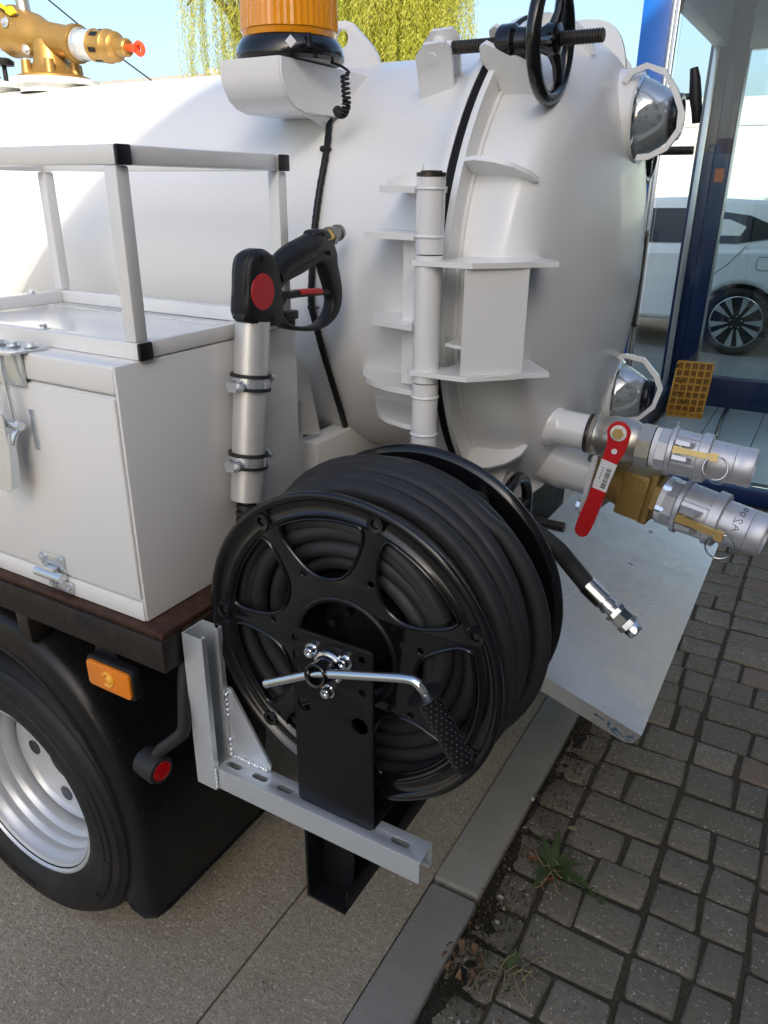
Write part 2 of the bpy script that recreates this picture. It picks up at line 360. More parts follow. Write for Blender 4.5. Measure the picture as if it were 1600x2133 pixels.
# kerb of separate stones
kerb = bpy.data.objects.new('kerb', None); COL.objects.link(kerb); kerb['kind'] = 'structure'; WL[kerb.name] = Vector((0, 0, 0))
def stone(lo, hi, jit=0.002, bev=0.006, tilt=0.0):
    """worn block: uneven corners, rounded top edges"""
    R = random.uniform; bm = bmesh.new()
    x0, y0, z0 = lo; x1, y1, z1 = hi
    c = [(x0, y0), (x1, y0), (x1, y1), (x0, y1)]
    c = [(x+R(-jit, jit), y+R(-jit, jit)) for x, y in c]
    tz = [z1+R(-tilt, tilt) for _ in range(4)]
    vs = [bm.verts.new((x, y, z0)) for x, y in c]+[bm.verts.new((x, y, z)) for (x, y), z in zip(c, tz)]
    top = bm.faces.new(vs[4:]); sides = [bm.faces.new((vs[i], vs[(i+1) % 4], vs[4+(i+1) % 4], vs[4+i])) for i in range(4)]
    ed = [e for e in bm.edges if (e.verts[0].co.z > z0+1e-4 or e.verts[1].co.z > z0+1e-4)]
    bmesh.ops.bevel(bm, geom=ed, offset=bev, segments=3, affect='EDGES', profile=0.5)
    for v in bm.verts:
        if v.co.z > z0+0.01: v.co += Vector((R(-1, 1), R(-1, 1), R(-0.5, 0.5)))*jit*0.35
    me = bpy.data.meshes.new('stone'); bm.to_mesh(me); bm.free(); return me
ky = [-3.76, -2.75, -1.745, -0.74, 0.26, 1.262, 2.265, 3.27, 4.28, 5.3, 6.3, 7.3]
for y0, y1 in zip(ky, ky[1:]):
    obj('kerb_stone', stone((KX0, y0+0.006, -0.04), (KX1, y1-0.006, 0.018), 0.0025, 0.009), 'kerb_concrete', kerb, 45)
# pavers: bands along Y, each row one to three stones
paving = bpy.data.objects.new('paving', None); COL.objects.link(paving); paving['kind'] = 'structure'; WL[paving.name] = Vector((0, 0, 0))
struct('paving_bed', B().add([(KX1-0.01, -8, -0.0065), (3.2, -8, -0.0065), (3.2, 4.5, -0.0065), (KX1-0.01, 4.5, -0.0065)], [(0, 1, 2, 3)]), 'joint_sand')
edges = [(-0.446, -0.332, 1), (-0.332, -0.098, 0), (-0.098, 0.130, 0), (0.130, 0.360, 0)]
rest = []
for bi, (xa, xb, narrow) in enumerate(edges):
    y = 0.52+random.uniform(0, 0.05)
    while y < 4.33:
        h = random.choice((0.115, 0.128, 0.140, 0.132, 0.122)); y1 = min(y+h, 4.40)
        w = xb-xa; q = random.random(); cut = [xa, xb]
        if not narrow:
            if q < 0.30: cut = [xa, xa+w*random.uniform(0.58, 0.68), xb]
            elif q < 0.55: cut = [xa, xa+w*random.uniform(0.34, 0.42), xb]
            elif q < 0.68: cut = [xa, xa+w*random.uniform(0.46, 0.54), xb]
        for u0, u1 in zip(cut, cut[1:]):
            g = random.uniform(0.004, 0.0075)
            if y1-y > 0.05:
                dz = random.uniform(-0.003, 0.003)
                obj('paver', stone((u0+g, y+g, -0.05), (u1-g, y1-g, 0.002+dz), 0.0045, 0.008, 0.0022), 'paver_red' if random.random() < 0.07 else 'paver', paving, 50)
        y = y1
me_rest = B()
for ix in range(12):
    xa = 0.360+ix*0.23; y = -3.0
    while y < 4.3:
        h = random.choice((0.105, 0.118, 0.13)); c = xa+0.23*random.choice((0.38, 0.5, 0.62))
        for u0, u1 in ((xa, c), (c, xa+0.23)): me_rest.box((u0+0.006, y+0.006, -0.05), (u1-0.006, y+h-0.006, 0.001+random.uniform(-0.002, 0.002)), 0.006, seg=1)
        y += h
for (xa, xb, _) in edges:
    y = -3.0
    while y < 0.42:
        h = random.choice((0.105, 0.118, 0.13)); me_rest.box((xa+0.006, y+0.006, -0.05), (xb-0.006, min(y+h, 0.52)-0.006, 0.001), 0.006, seg=1); y += h
obj('paver_field', me_rest, 'paver', paving, 50, kind='stuff')

# ================================================================= TRUCK CHASSIS
TY = 0.745
truck = thing('tank_truck', 'black truck chassis and load bed with white-rimmed dual rear wheel under black mudguard', 'truck', (-2.2, 1.83, 0))
PX, PY, PZ0, PZ1 = -0.858, 0.75, 0.834, 0.896
b = B()
b.cut().box((-5.2, PY, PZ0), (PX, PY+0.05, PZ1), 0.003); b.cut().box((PX-0.05, PY+0.051, PZ0), (PX, 2.86, PZ1), 0.003)
b.cut().box((-5.2, 2.861, PZ0), (PX, 2.91, PZ1), 0.003)
for k in range(6): b.cut().box((-5.0+k*0.62, PY+0.051, PZ0+0.004), (-4.94+k*0.62, 2.86, PZ1-0.004))
obj('bed_beam', b, 'chassis_paint', truck)
obj('bed_floor', B().box((-5.19, PY+0.006, PZ1+0.0005), (PX-0.004, 2.9, PZ1+0.0125), 0.0015), 'plywood', truck)
b = B()
for y in (1.42, 2.17): b.cut().box((-5.2, y, 0.52), (-0.75, y+0.07, 0.80), 0.004)
obj('chassis_rail', b, 'black_paint', truck)
b = B().cyl((-1.37, 0.86, 0.335), (-1.37, 2.80, 0.335), 0.055, n=20); b.sphere((-1.37, 1.83, 0.335), 0.15, n=20)
obj('axle', b, 'black_paint', truck)
obj('bed_hanger', B().box((-1.262, 0.752, 0.772), (-1.226, 0.80, 0.833), 0.003), 'chassis_paint', truck)

def wheel(yf, s):
    """s=+1: outer face looks to -Y"""
    C = Vector((-1.37, yf, 0.337)); d = Vector((0, s, 0))
    w = obj('wheel', B().lathe(C, d, [(0.120, 0.0), (0.120, 0.150), (0.117, 0.1565), (0.108, 0.1615), (0.112, 0.166), (0.120, 0.1685), (0.155, 0.176)], 48), 'rim_paint', truck, 40)
    obj('rim', B().lathe(C, d, [(0.004, 0.213), (-0.001, 0.217), (0.000, 0.2225), (0.006, 0.2245), (0.016, 0.218), (0.006, 0.210), (0.010, 0.203), (0.024, 0.2005), (0.031, 0.193), (0.037, 0.1925), (0.050, 0.1945), (0.058, 0.187), (0.064, 0.184), (0.078, 0.186), (0.086, 0.178), (0.092, 0.175), (0.112, 0.1765), (0.17, 0.180), (0.20, 0.205)], 64), 'rim_paint', w, 50)
    b = B()
    prof = [(0.012, 0.214), (0.004, 0.222), (-0.006, 0.228), (-0.012, 0.240), (-0.015, 0.243), (-0.018, 0.262), (-0.0185, 0.285), (-0.016, 0.287), (-0.0155, 0.300), (-0.011, 0.302), (-0.008, 0.318), (-0.004, 0.3195), (0.004, 0.330), (0.010, 0.331), (0.018, 0.3395), (0.050, 0.3435), (0.051, 0.3345), (0.061, 0.3345), (0.062, 0.3445), (0.095, 0.346), (0.096, 0.336), (0.106, 0.336), (0.107, 0.346), (0.140, 0.3445), (0.141, 0.3345), (0.151, 0.3345), (0.152, 0.3435), (0.182, 0.3395), (0.194, 0.328), (0.208, 0.30), (0.212, 0.26), (0.198, 0.22), (0.186, 0.214)]
    b.lathe(C, d, prof, 96)
    obj('tyre', b, 'tyre_rubber', w, 40)
    b = B()
    for k in range(5):
        a = RAD(-101+72*k); p = C+Vector((math.cos(a)*0.118, 0, math.sin(a)*0.118))
        b.cut().lathe(p+d*0.1185, d, [(0, 0.0), (0.0, 0.0205), (0.006, 0.0185), (0.008, 0.0)], 24)
    obj('hand_hole', b, 'black_gloss', w)
    # raised lettering ring and sidewall blocks
    b = B()
    for k in range(34):
        a = RAD(200+k*2.1); e = Vector((math.cos(a), 0, math.sin(a))); t = Vector((-math.sin(a), 0, math.cos(a)))
        if random.random() < 0.8: b.prism([C+e*0.266+t*0.003-d*0.019, C+e*0.278+t*0.003-d*0.019, C+e*0.278-t*0.003-d*0.019, C+e*0.266-t*0.003-d*0.019], -d*0.0012)
    for a0, a1 in ((-58, -35), (-33, -8)):
        pts = [RAD(a0+(a1-a0)*i/10) for i in range(11)]
        ring = [C-d*0.0190+Vector((math.cos(a), 0, math.sin(a)))*0.284 for a in pts]+[C-d*0.0155+Vector((math.cos(a), 0, math.sin(a)))*0.299 for a in reversed(pts)]
        b.prism(ring, -d*0.0015)
    obj('sidewall_lettering', b, 'tyre_rubber', w, kind='stuff')
wheel(TY, 1); wheel(2.915, -1)
obj('wheel', B().lathe((-1.37, 1.03, 0.337), (0, 1, 0), [(0.0, 0.10), (0.0, 0.24), (0.01, 0.31), (0.03, 0.34), (0.17, 0.34), (0.19, 0.31), (0.2, 0.22)], 48), 'tyre_rubber', truck)

# mudguard: section swept over an arch, then straight down at the back
path = []
for k in range(33):
    a = RAD(190-190*k/32); path.append((Vector((-1.385+0.395*math.cos(a)*(1+0.02*math.sin(2*a)), 0, 0.345+0.462*math.sin(a)**1.0 if a < math.pi else 0.345+0.462*math.sin(a))), Vector((math.cos(a), 0, math.sin(a)))))
for z in (0.29, 0.23, 0.175, 0.148): path.append((Vector((-0.990-(0.345-z)*0.02, 0, z)), Vector((1, 0, 0))))
sec = [(-0.090, 0.768), (-0.088, 0.7605), (-0.080, 0.757), (-0.045, 0.754), (-0.020, 0.756), (-0.008, 0.762), (-0.001, 0.775), (0.002, 0.80), (0.003, 1.14), (-0.002, 1.142), (-0.002, 0.802), (-0.012, 0.775), (-0.03, 0.764), (-0.08, 0.768)]
b = B(); vs = []; m_ = len(sec); fs = []
for p, n in path:
    for r, y in sec: vs.append((p.x+n.x*r, y, p.z+n.z*r))
for i in range(len(path)-1):
    for q in range(m_): q2 = (q+1) % m_; fs.append((i*m_+q, (i+1)*m_+q, (i+1)*m_+q2, i*m_+q2))
fs += [tuple(range(m_)), tuple((len(path)-1)*m_+q for q in reversed(range(m_)))]
b.add(vs, fs)
fender = obj('mudguard', b, 'fender_plastic', truck, 50)
# rolled lower edge
b = B().tube([(-1.078, 0.766, 0.152), (-1.06, 0.757, 0.149), (-1.02, 0.755, 0.147), (-1.000, 0.768, 0.147), (-0.993, 0.80, 0.147), (-0.992, 1.14, 0.147)], 0.006, 8)
obj('edge_bead', b, 'fender_plastic', fender)
b = B()
for k in range(7, 37):
    pass
pts = [(p.x+n.x*(-0.091), 0.764, p.z+n.z*(-0.091)) for p, n in path]
obj('edge_bead', B().tube(pts, 0.0055, 8), 'fender_plastic', fender)

# amber side marker on a drop plate
def onY(px, py, y): return at(px, py, 1, y)
yS = 0.742
c0, c1, c2, c3 = onY(190, 1368, yS), onY(279, 1402, yS), onY(281, 1452, yS), onY(190, 1420, yS)
mc = (c0+c1+c2+c3)/4; hx = ((c1-c0).length+(c2-c3).length)/4; hz = ((c3-c0).length+(c2-c1).length)/4
sm = obj('side_marker', plate(rrect(-hx-0.004, -hz-0.004, hx+0.004, hz+0.004, 0.012), [], mc+V(0, 0.006, 0), (1, 0, 0), (0, 0, 1), 0.020, 0.004), 'black_plastic', truck, label='amber side marker reflector in black frame')
lens = obj('lens', plate(rrect(-hx+0.002, -hz+0.002, hx-0.002, hz-0.002, 0.008), [], mc+V(0, -0.006, 0), (1, 0, 0), (0, 0, 1), 0.008, 0.002), 'amber_reflector', sm)
b = B().torus(mc+V(0, -0.0105, 0), (0, 1, 0), 0.013, 0.0028, 20, 8, (0.5, 5.4)); b.sphere(mc+V(0.002, -0.010, 0), 0.008, (1, 0.5, 1))
obj('bulb', b, 'amber_inner', sm)
b = B().prism([onY(200, 1340, yS+0.014), onY(236, 1352, yS+0.014), onY(256, 1402, yS+0.014), onY(195, 1380, yS+0.014)], (0, 0.004, 0)); obj('hanger_plate', b, 'black_plastic', sm)

# red outline lamp on a bent rubber arm
yR = 0.752
pc = onY(338, 1606, yR); rr = 0.0235
rl = obj('outline_lamp', B().lathe(pc+V(-0.050, 0.004, 0.004), (1, -0.12, -0.03), [(0, 0), (0.0, 0.024), (0.003, 0.0275), (0.02, 0.0285), (0.046, 0.0285), (0.052, 0.026), (0.053, 0.020), (0.046, 0.019), (0.046, 0)], 32), 'black_rubber', truck, label='red outline lamp on bent rubber arm')
obj('lens', B().lathe(pc+V(-0.004, -0.002, 0.002), (1, -0.12, -0.03), [(-0.004, 0), (-0.004, 0.021), (0.004, 0.0215), (0.006, 0.0195), (0.0045, 0.018), (0.006, 0.0165), (0.0068, 0)], 28), 'red_lens', rl)
arm = [pc+V(-0.018, 0.004, 0.018), pc+V(-0.004, 0.010, 0.042), pc+V(0.020, 0.020, 0.066), pc+V(0.038, 0.028, 0.090), pc+V(0.040, 0.034, 0.130), pc+V(0.036, 0.044, 0.180), pc+V(0.032, 0.060, 0.24)]
obj('arm', B().tube(smooth_loop(arm, 5, False), 0.0125, 12), 'black_rubber', rl)

# rear underrun beam: open channel along Y, near end cut off
BX0, BX1, BZ0, BZ1, BY = -0.655, -0.567, 0.330, 0.560, 0.852
b = B().cut()
b.box((BX0, BY, BZ0), (BX0+0.006, 2.80, BZ1), 0.001); b.box((BX0+0.0065, BY, BZ0), (BX1, 2.80, BZ0+0.006), 0.001)
b.box((BX1-0.006, BY+0.012, BZ0+0.0065), (BX1, 2.80, BZ0+0.045), 0.001); b.box((BX0+0.0065, BY+0.012, BZ1-0.006), (BX1, 2.80, BZ1), 0.001)
b.box((BX0+0.0065, BY+0.05, BZ0+0.0065), (BX1-0.012, BY+0.056, BZ1-0.01))
for y in (1.44, 2.19): b.cut().box((BX0-0.10, y, BZ0+0.08), (BX0-0.001, y+0.03, 0.79), 0.003)
obj('underrun_beam', b, 'black_paint', truck)
obj('tail_lamp', B().box((-0.640, BY+0.036, 0.47), (-0.585, BY+0.049, 0.555), 0.005), 'red_lens', truck)
b = B().cyl((-0.700, 1.16, 0.62), (-0.700, 1.40, 0.62), 0.030, n=16); obj('exhaust_stub', b, 'black_paint', truck)

# sloping aluminium apron under the outlets, near side of the truck end
ap = thing('rear_apron', 'wet aluminium sheet apron with folded edge, sloping below the outlet couplings', 'apron', (-0.3, 1.83, 0.6))
A0, A1 = at(1335, 1535, 1, 1.31), at(1130, 1410, 1, 1.31)
sl = (A1-A0); sl.normalize()
n_ = Vector((0, 1, 0)).cross(sl); n_ = n_ if n_.z > 0 else -n_
_e = V(0, 0, EYE); _q = at(1175, 1047, 1, 1.0)-_e; W_ = ((_e+_q*(n_.dot(A0-_e)/n_.dot(_q)))-A0).dot(sl)
def apt(s, y, k=0.0): return V(A0.x, y, A0.z)+sl*s+n_*k
Yn, Yf = 1.31, 2.345
b = B().prism([apt(0, Yn), apt(W_, Yn), apt(W_, Yf), apt(0, Yf)], n_*0.003)
obj('sheet', b, 'aluminium', ap)
b = B().prism([apt(0.0005, Yn+0.0005, -0.0005), apt(W_, Yn+0.0005, -0.0005), apt(W_, Yn+0.0005, -0.034), apt(0.022, Yn+0.0005, -0.034), apt(0.006, Yn+0.0005, -0.026)], (0, 0.003, 0)); obj('folded_edge', b, 'aluminium', ap)
b = B().prism([apt(0.0005, Yf-0.0035, -0.0005), apt(W_, Yf-0.0035, -0.0005), apt(W_, Yf-0.0035, -0.034), apt(0.006, Yf-0.0035, -0.034)], (0, 0.003, 0)); obj('folded_edge', b, 'aluminium', ap)
b = B()
for s, y in ((0.19, 1.95), (0.42, 1.7), (0.19, 2.2)): b.cut(); bolt(b, apt(s, y, 0.003), n_, 0.006, 0.004)
obj('bolt', b, 'zinc', ap)
b = B()
for k in range(90):
    s = random.gauss(0.27, 0.12); y = random.gauss(1.86, 0.22)
    if not (0.02 < s < 0.5 and Yn+0.03 < y < Yf-0.03): continue
    r = random.uniform(0.0014, 0.0034); p = apt(s, y, 0.003); k0 = len(b.v)
    b.sphere((0, 0, 0), r, (random.uniform(1, 2.0), 1, 0.4), 10, 6)
    for i in range(k0, len(b.v)): v = b.v[i]; b.v[i] = tuple(p+sl*v[0]+V(0, 1, 0)*v[1]+n_*v[2])
dr = obj('water_drops', b, 'water', ap, 80); dr['kind'] = 'stuff'
# blue ink marks left on the folded edge
b = B()
for k in range(60):
    s = random.uniform(0.006, 0.095); t = random.uniform(0.004, 0.026)
    if t > 0.005+0.024*(1-s/0.1)+0.006: continue
    p = apt(s, Yn, -t); b.prism([p+V(0, -0.0004, 0), p+sl*random.uniform(0.003, 0.008)+V(0, -0.0004, 0), p+sl*0.004-n_*random.uniform(0.001, 0.004)+V(0, -0.0004, 0)], (0, 0.0003, 0))
mat('blue_ink', (0.03, 0.10, 0.20), 0.5)
obj('ink_marks', b, 'blue_ink', ap)['kind'] = 'stuff'
b = B().cut().box((-0.70, 1.38, 0.56), (-0.42, 1.43, 0.60)); b.cut().box((-0.70, 2.24, 0.56), (-0.42, 2.29, 0.60)); obj('support_arm', b, 'black_paint', ap)

obj('rear_crossmember', B().box((-0.80, 1.30, 0.585), (-0.655, 2.36, 0.86), 0.006), 'black_paint', truck)
# ================================================================= TANK
TCY, TCZ, TR = 1.83, 1.407, 0.47
TC = lambda x: V(x, TCY, TCZ)
tank = thing('vacuum_tank', 'large white cylindrical vacuum tank with domed rear hatch, bolted on the truck bed', 'tank', (-2.2, 1.83, 0.909))
shell_prof = [(-4.78, 0.0), (-4.775, 0.15), (-4.74, 0.30), (-4.68, 0.40), (-4.60, 0.455), (-4.50, TR), (-3.4, TR), (-2.2, TR), (-1.2, TR), (-0.90, TR), (-0.84, 0.473), (-0.78, 0.484), (-0.72, 0.500), (-0.682, 0.514), (-0.664, 0.5335), (-0.6495, 0.5355), (-0.649, 0.45)]
obj('shell', B().lathe(V(0, TCY, TCZ), (1, 0, 0), shell_prof, 128), 'white_tank', tank, 40)
obj('gasket', B().lathe(V(0, TCY, TCZ), (1, 0, 0), [(-0.6485, 0.45), (-0.6485, 0.5345), (-0.642, 0.536), (-0.634, 0.5345), (-0.634, 0.45)], 128), 'black_matte', tank)
dome = [(-0.6335, 0.45), (-0.6335, 0.5330), (-0.621, 0.5330), (-0.6205, 0.492), (-0.612, 0.486), (-0.565, 0.484), (-0.535, 0.478), (-0.512, 0.462), (-0.497, 0.440), (-0.484, 0.41), (-0.468, 0.355), (-0.453, 0.29), (-0.440, 0.215), (-0.430, 0.13), (-0.425, 0.05), (-0.4245, 0.0)]
def dome_x(r):
    for (x0, r0), (x1, r1) in zip(dome[8:], dome[9:]):
        if r1 <= r <= r0: return x0+(x1-x0)*(r0-r)/(r0-r1)
    return -0.5
dsm = smooth_loop([V(x, r, 0) for x, r in dome[5:]], 4, False)
hatch = obj('hatch', B().lathe(V(0, TCY, TCZ), (1, 0, 0), dome[:5]+[(p.x, max(p.y, 0)) for p in dsm], 128), 'white_tank', tank, 40, label='domed white hatch at the rear of the tank')
# saddle feet and stiffeners
b = B()
for x in (-1.02, -2.4, -3.8): b.cut().box((x, 1.36, PZ1+0.0135), (x+0.06, 2.30, 1.06), 0.004)
b.cut().prism([at(585, 733, 0, -0.985), at(612, 735, 0, -0.985), at(640, 765, 0, -0.985), at(668, 905, 0, -0.985), at(590, 905, 0, -0.985)], (-0.008, 0, 0))
obj('saddle', b, 'white_paint', tank)
b = B().box((-1.06, 1.20, PZ1+0.0135), (-0.985, 1.345, 1.168), 0.006); obj('saddle_post', b, 'white_paint', tank)
# lifting lug behind the beacon
p = at(715, 100, 1, 1.72)
lug = rpoly([(-0.05, -0.06), (-0.03, 0.05), (0.02, 0.055), (0.09, -0.01), (0.11, -0.06)], 0.02)
obj('lifting_lug', plate(lug, [circ(-0.001, 0.018, 0.019)], p, (1, 0, 0), (0, 0, 1), 0.014, 0.001), 'white_paint', tank)

# ---- hinge: knuckles on a vertical pin, plates to the tank, box arm to the hatch
hp = lambda z: V(-0.627, 1.240, z)
hinge = obj('hinge', B().cyl(hp(1.497), hp(1.619), 0.0245, n=28), 'white_paint', tank, label='vertical white hinge tube between tank and hatch')
obj('hinge_knuckle', B().cyl(hp(1.272), hp(1.4945), 0.0242, n=28), 'white_paint', hinge)
obj('hinge_knuckle', B().cyl(hp(1.10), hp(1.2695), 0.0245, n=28), 'white_paint', hinge)
b = B().cyl(hp(1.6195), hp(1.626), 0.0255, n=28); b.cyl(hp(1.626), hp(1.629), 0.018, n=6); obj('pin_head', b, 'dark_steel', hinge)
def tank_y(z, r=TR+0.002): return TCY-math.sqrt(max(r*r-(z-TCZ)**2, 0.01))
for z, xl in ((1.596, -0.752), (1.520, -0.782)):
    yb = tank_y(z)+0.03
    pl = [(-0.652, 1.226), (-0.645, 1.250), (-0.640, 1.262), (-0.640, yb), (xl, yb), (xl, yb-0.080), (xl+0.02, 1.246)]
    obj('hinge_plate', B().prism([V(x, y, z-0.002) for x, y in pl], (0, 0, 0.011)), 'white_paint', hinge)
for z, pl in ((1.250, ((757, 738), (757, 780), (764, 788), (780, 796), (810, 805), (850, 812), (886, 816), (905, 800), (905, 738))), (1.178, ((779, 800), (782, 846), (790, 860), (806, 871), (840, 882), (886, 891), (905, 870), (905, 800)))):
    obj('hinge_plate', B().prism([at(px, py, 2, z) for px, py in pl], (0, 0, -0.010)), 'white_paint', hinge)
obj('hinge_gusset', B().prism([at(806, 376, 1, 1.375), at(879, 341, 1, 1.375), at(879, 392, 1, 1.375), at(806, 392, 1, 1.375)], (0, 0.007, 0)), 'white_paint', hinge)
obj('hinge_plate', B().prism([at(776, 660, 2, 1.366), at(776, 676, 2, 1.366), at(858, 690, 2, 1.366), at(858, 655, 2, 1.366)], (0, 0, 0.010)), 'white_paint', hinge)
b = B()
for z in (1.601, 1.525, 1.482, 1.290, 1.244, 1.172): b.torus(hp(z), (0, 0, 1), 0.0243, 0.0026, 28, 8)
obj('weld_bead', b, 'white_paint', hinge, 60, kind='stuff')
obj('hinge_web', B().prism([V(-0.69, 1.262, 1.258), V(-0.652, 1.255, 1.258), V(-0.652, 1.255, 1.522), V(-0.69, 1.262, 1.522)], (0, 0.10, 0)), 'white_paint', hinge)
arm_poly = [(-0.655, 1.222), (-0.648, 1.213), (-0.548, 1.216), (-0.535, 1.218), (-0.470, 1.285), (-0.462, 1.300), (-0.423, 1.335), (-0.430, 1.345), (-0.50, 1.43), (-0.60, 1.34), (-0.60, 1.275), (-0.648, 1.262)]
for z0 in (1.478, 1.286): obj('hinge_arm_plate', B().prism([V(x, y, z0) for x, y in arm_poly], (0, 0, 0.009)), 'white_paint', hinge)
b = B().prism([V(-0.5475, 1.2175, 1.2955), V(-0.463, 1.300, 1.2955), V(-0.469, 1.306, 1.2955), V(-0.5475, 1.2275, 1.2955)], (0, 0, 0.182))
obj('hinge_arm_web', b, 'white_paint', hinge)
obj('hinge_arm_plate', B().prism([V(-0.60, 1.262, 1.336), V(-0.552, 1.245, 1.336), V(-0.50, 1.31, 1.336), V(-0.60, 1.35, 1.336)], (0, 0, 0.006)), 'white_paint', hinge)

obj('weld_ring', B().torus(V(-0.6165, TCY, TCZ), (1, 0, 0), 0.4885, 0.0040, 128, 8), 'white_tank', hatch, 60)
# ---- stiffening ribs of the hatch (plates between flange and dome)
def rib(ang, name='hatch_rib', reach=0.105, out=0.535):
    """radial plate at angle ang (deg, from +Z towards -Y), standing on the hatch shell"""
    a = RAD(ang); e = V(0, -math.sin(a), math.cos(a)); t = V(0, math.cos(a), math.sin(a))
    prof = [(-0.6205, 0.478), (-0.6205, out), (-0.600, out+0.004), (-0.565, 0.530), (-0.535, 0.514), (-0.510, 0.487), (-0.502, 0.462), (-0.53, 0.46)]
    b = B().prism([V(x, TCY, TCZ)+e*r-t*0.004 for x, r in prof], t*0.008)
    obj(name, b, 'white_paint', hatch)
for a in (63, 18, -20, -60, 132, 158, 210, 250): rib(a)
# rounded lug plate standing up at the top of the hatch
lugp = smooth_loop([at(px, py, 1, 1.93) for px, py in ((1120, 70), (1150, 50), (1200, 42), (1250, 41), (1280, 55), (1298, 92), (1303, 150), (1292, 200), (1200, 230), (1120, 200))], 4, True)
obj('hatch_lug', B().prism(lugp, (0, 0.012, 0)), 'white_paint', hatch)

# ---- screw clamps with handwheels
def clamp(y, z, wheel_r, name_label, spokes_rot=0.4, x_end=-0.425, xw=-0.520):
    r0 = math.hypot(y-TCY, z-TCZ); e = V(0, (y-TCY)/r0, (z-TCZ)/r0); t = V(1, 0, 0).cross(e)
    q = lambda x, a=0.0, k=0.0: V(x, y, z)+e*a+t*k
    cl = obj('screw_clamp', thread(q(-0.735), q(x_end), 0.0115, 0.0052, 16), 'dark_steel', tank, 30, label=name_label)
    b = B()
    for k in (-0.024, 0.017):
        base = TR-r0-0.01
        b.cut().prism([q(-0.795, base, k), q(-0.790, base+0.03, k), q(-0.777, 0.004, k), q(-0.755, 0.024, k), q(-0.712, 0.026, k), q(-0.703, 0.010, k), q(-0.705, -0.012, k), q(-0.72, base+0.02, k)], t*0.008)
    obj('clevis', b, 'white_paint', cl)
    b = B().cyl(q(-0.742, 0, -0.029), q(-0.742, 0, 0.029), 0.010, n=18); b.cyl(q(-0.742, 0, -0.016), q(-0.742, 0, 0.016), 0.016, n=18); b.cyl(q(-0.735), q(-0.708), 0.013, n=18)
    obj('clevis_pin', b, 'white_paint', cl)
    b = B()
    for k in (-0.030, 0.020):
        b.cut().prism([q(-0.642, 0.014, k), q(-0.630, 0.020, k), q(-0.600, 0.002, k), q(-0.560, -0.022, k), q(-0.556, -0.050, k), q(-0.555, -0.11, k), q(-0.615, -0.11, k), q(-0.6195, -0.055, k), q(-0.644, -0.012, k)], t*0.010)
    b.cut().prism([q(-0.6195, -0.02, -0.02), q(-0.612, -0.02, -0.02), q(-0.605, -0.105, -0.02), q(-0.6125, -0.105, -0.02)], t*0.04)
    obj('clamp_fork', b, 'white_paint', cl)
    obj('nut', B().lathe(q(-0.617), (1, 0, 0), [(0, 0.012), (0, 0.026), (0.006, 0.030), (0.030, 0.030), (0.036, 0.024), (0.055, 0.022), (0.058, 0.012)], 24), 'black_gloss', cl)
    W = q(xw); b = B().torus(W, (1, 0, 0), wheel_r-0.0125, 0.0125, 48, 14)
    hw = obj('handwheel', b, 'black_gloss', cl, 60)
    b = B().lathe(q(xw-0.045), (1, 0, 0), [(0, 0.012), (0.0, 0.021), (0.03, 0.021), (0.04, 0.026), (0.06, 0.024), (0.064, 0.012)], 20); obj('hub', b, 'black_gloss', hw)
    b = B()
    for k in range(3):
        a = spokes_rot+k*2*math.pi/3; dd = e*math.cos(a)+t*math.sin(a)
        b.cut().tube([W+dd*0.014, W+dd*0.045+V(0.004, 0, 0), W+dd*(wheel_r-0.012)], [0.013, 0.009, 0.008], 10)
    obj('spoke', b, 'black_gloss', hw)
clamp(1.475, 1.842, 0.103, 'black handwheel screw clamp near the top of the hatch', math.pi)
clamp(2.32, 1.70, 0.085, 'black handwheel screw clamp on the far side of the hatch', 0.4, -0.400)
clamp(1.477, 0.935, 0.100, 'black handwheel screw clamp low on the hatch behind the reel', 0.3, -0.398)
# far T-handle
b = B().cyl(V(-0.46, 2.05, 1.80), V(-0.372, 2.05, 1.80), 0.007, n=12); th_ = obj('locking_screw', b, 'dark_steel', tank)
b = B().tube([V(-0.382, 2.05, 1.857), V(-0.376, 2.05, 1.835), V(-0.370, 2.05, 1.80), V(-0.362, 2.05, 1.77), V(-0.360, 2.05, 1.745)], [0.009, 0.012, 0.014, 0.012, 0.009], 12); obj('t_handle', b, 'black_plastic', th_)

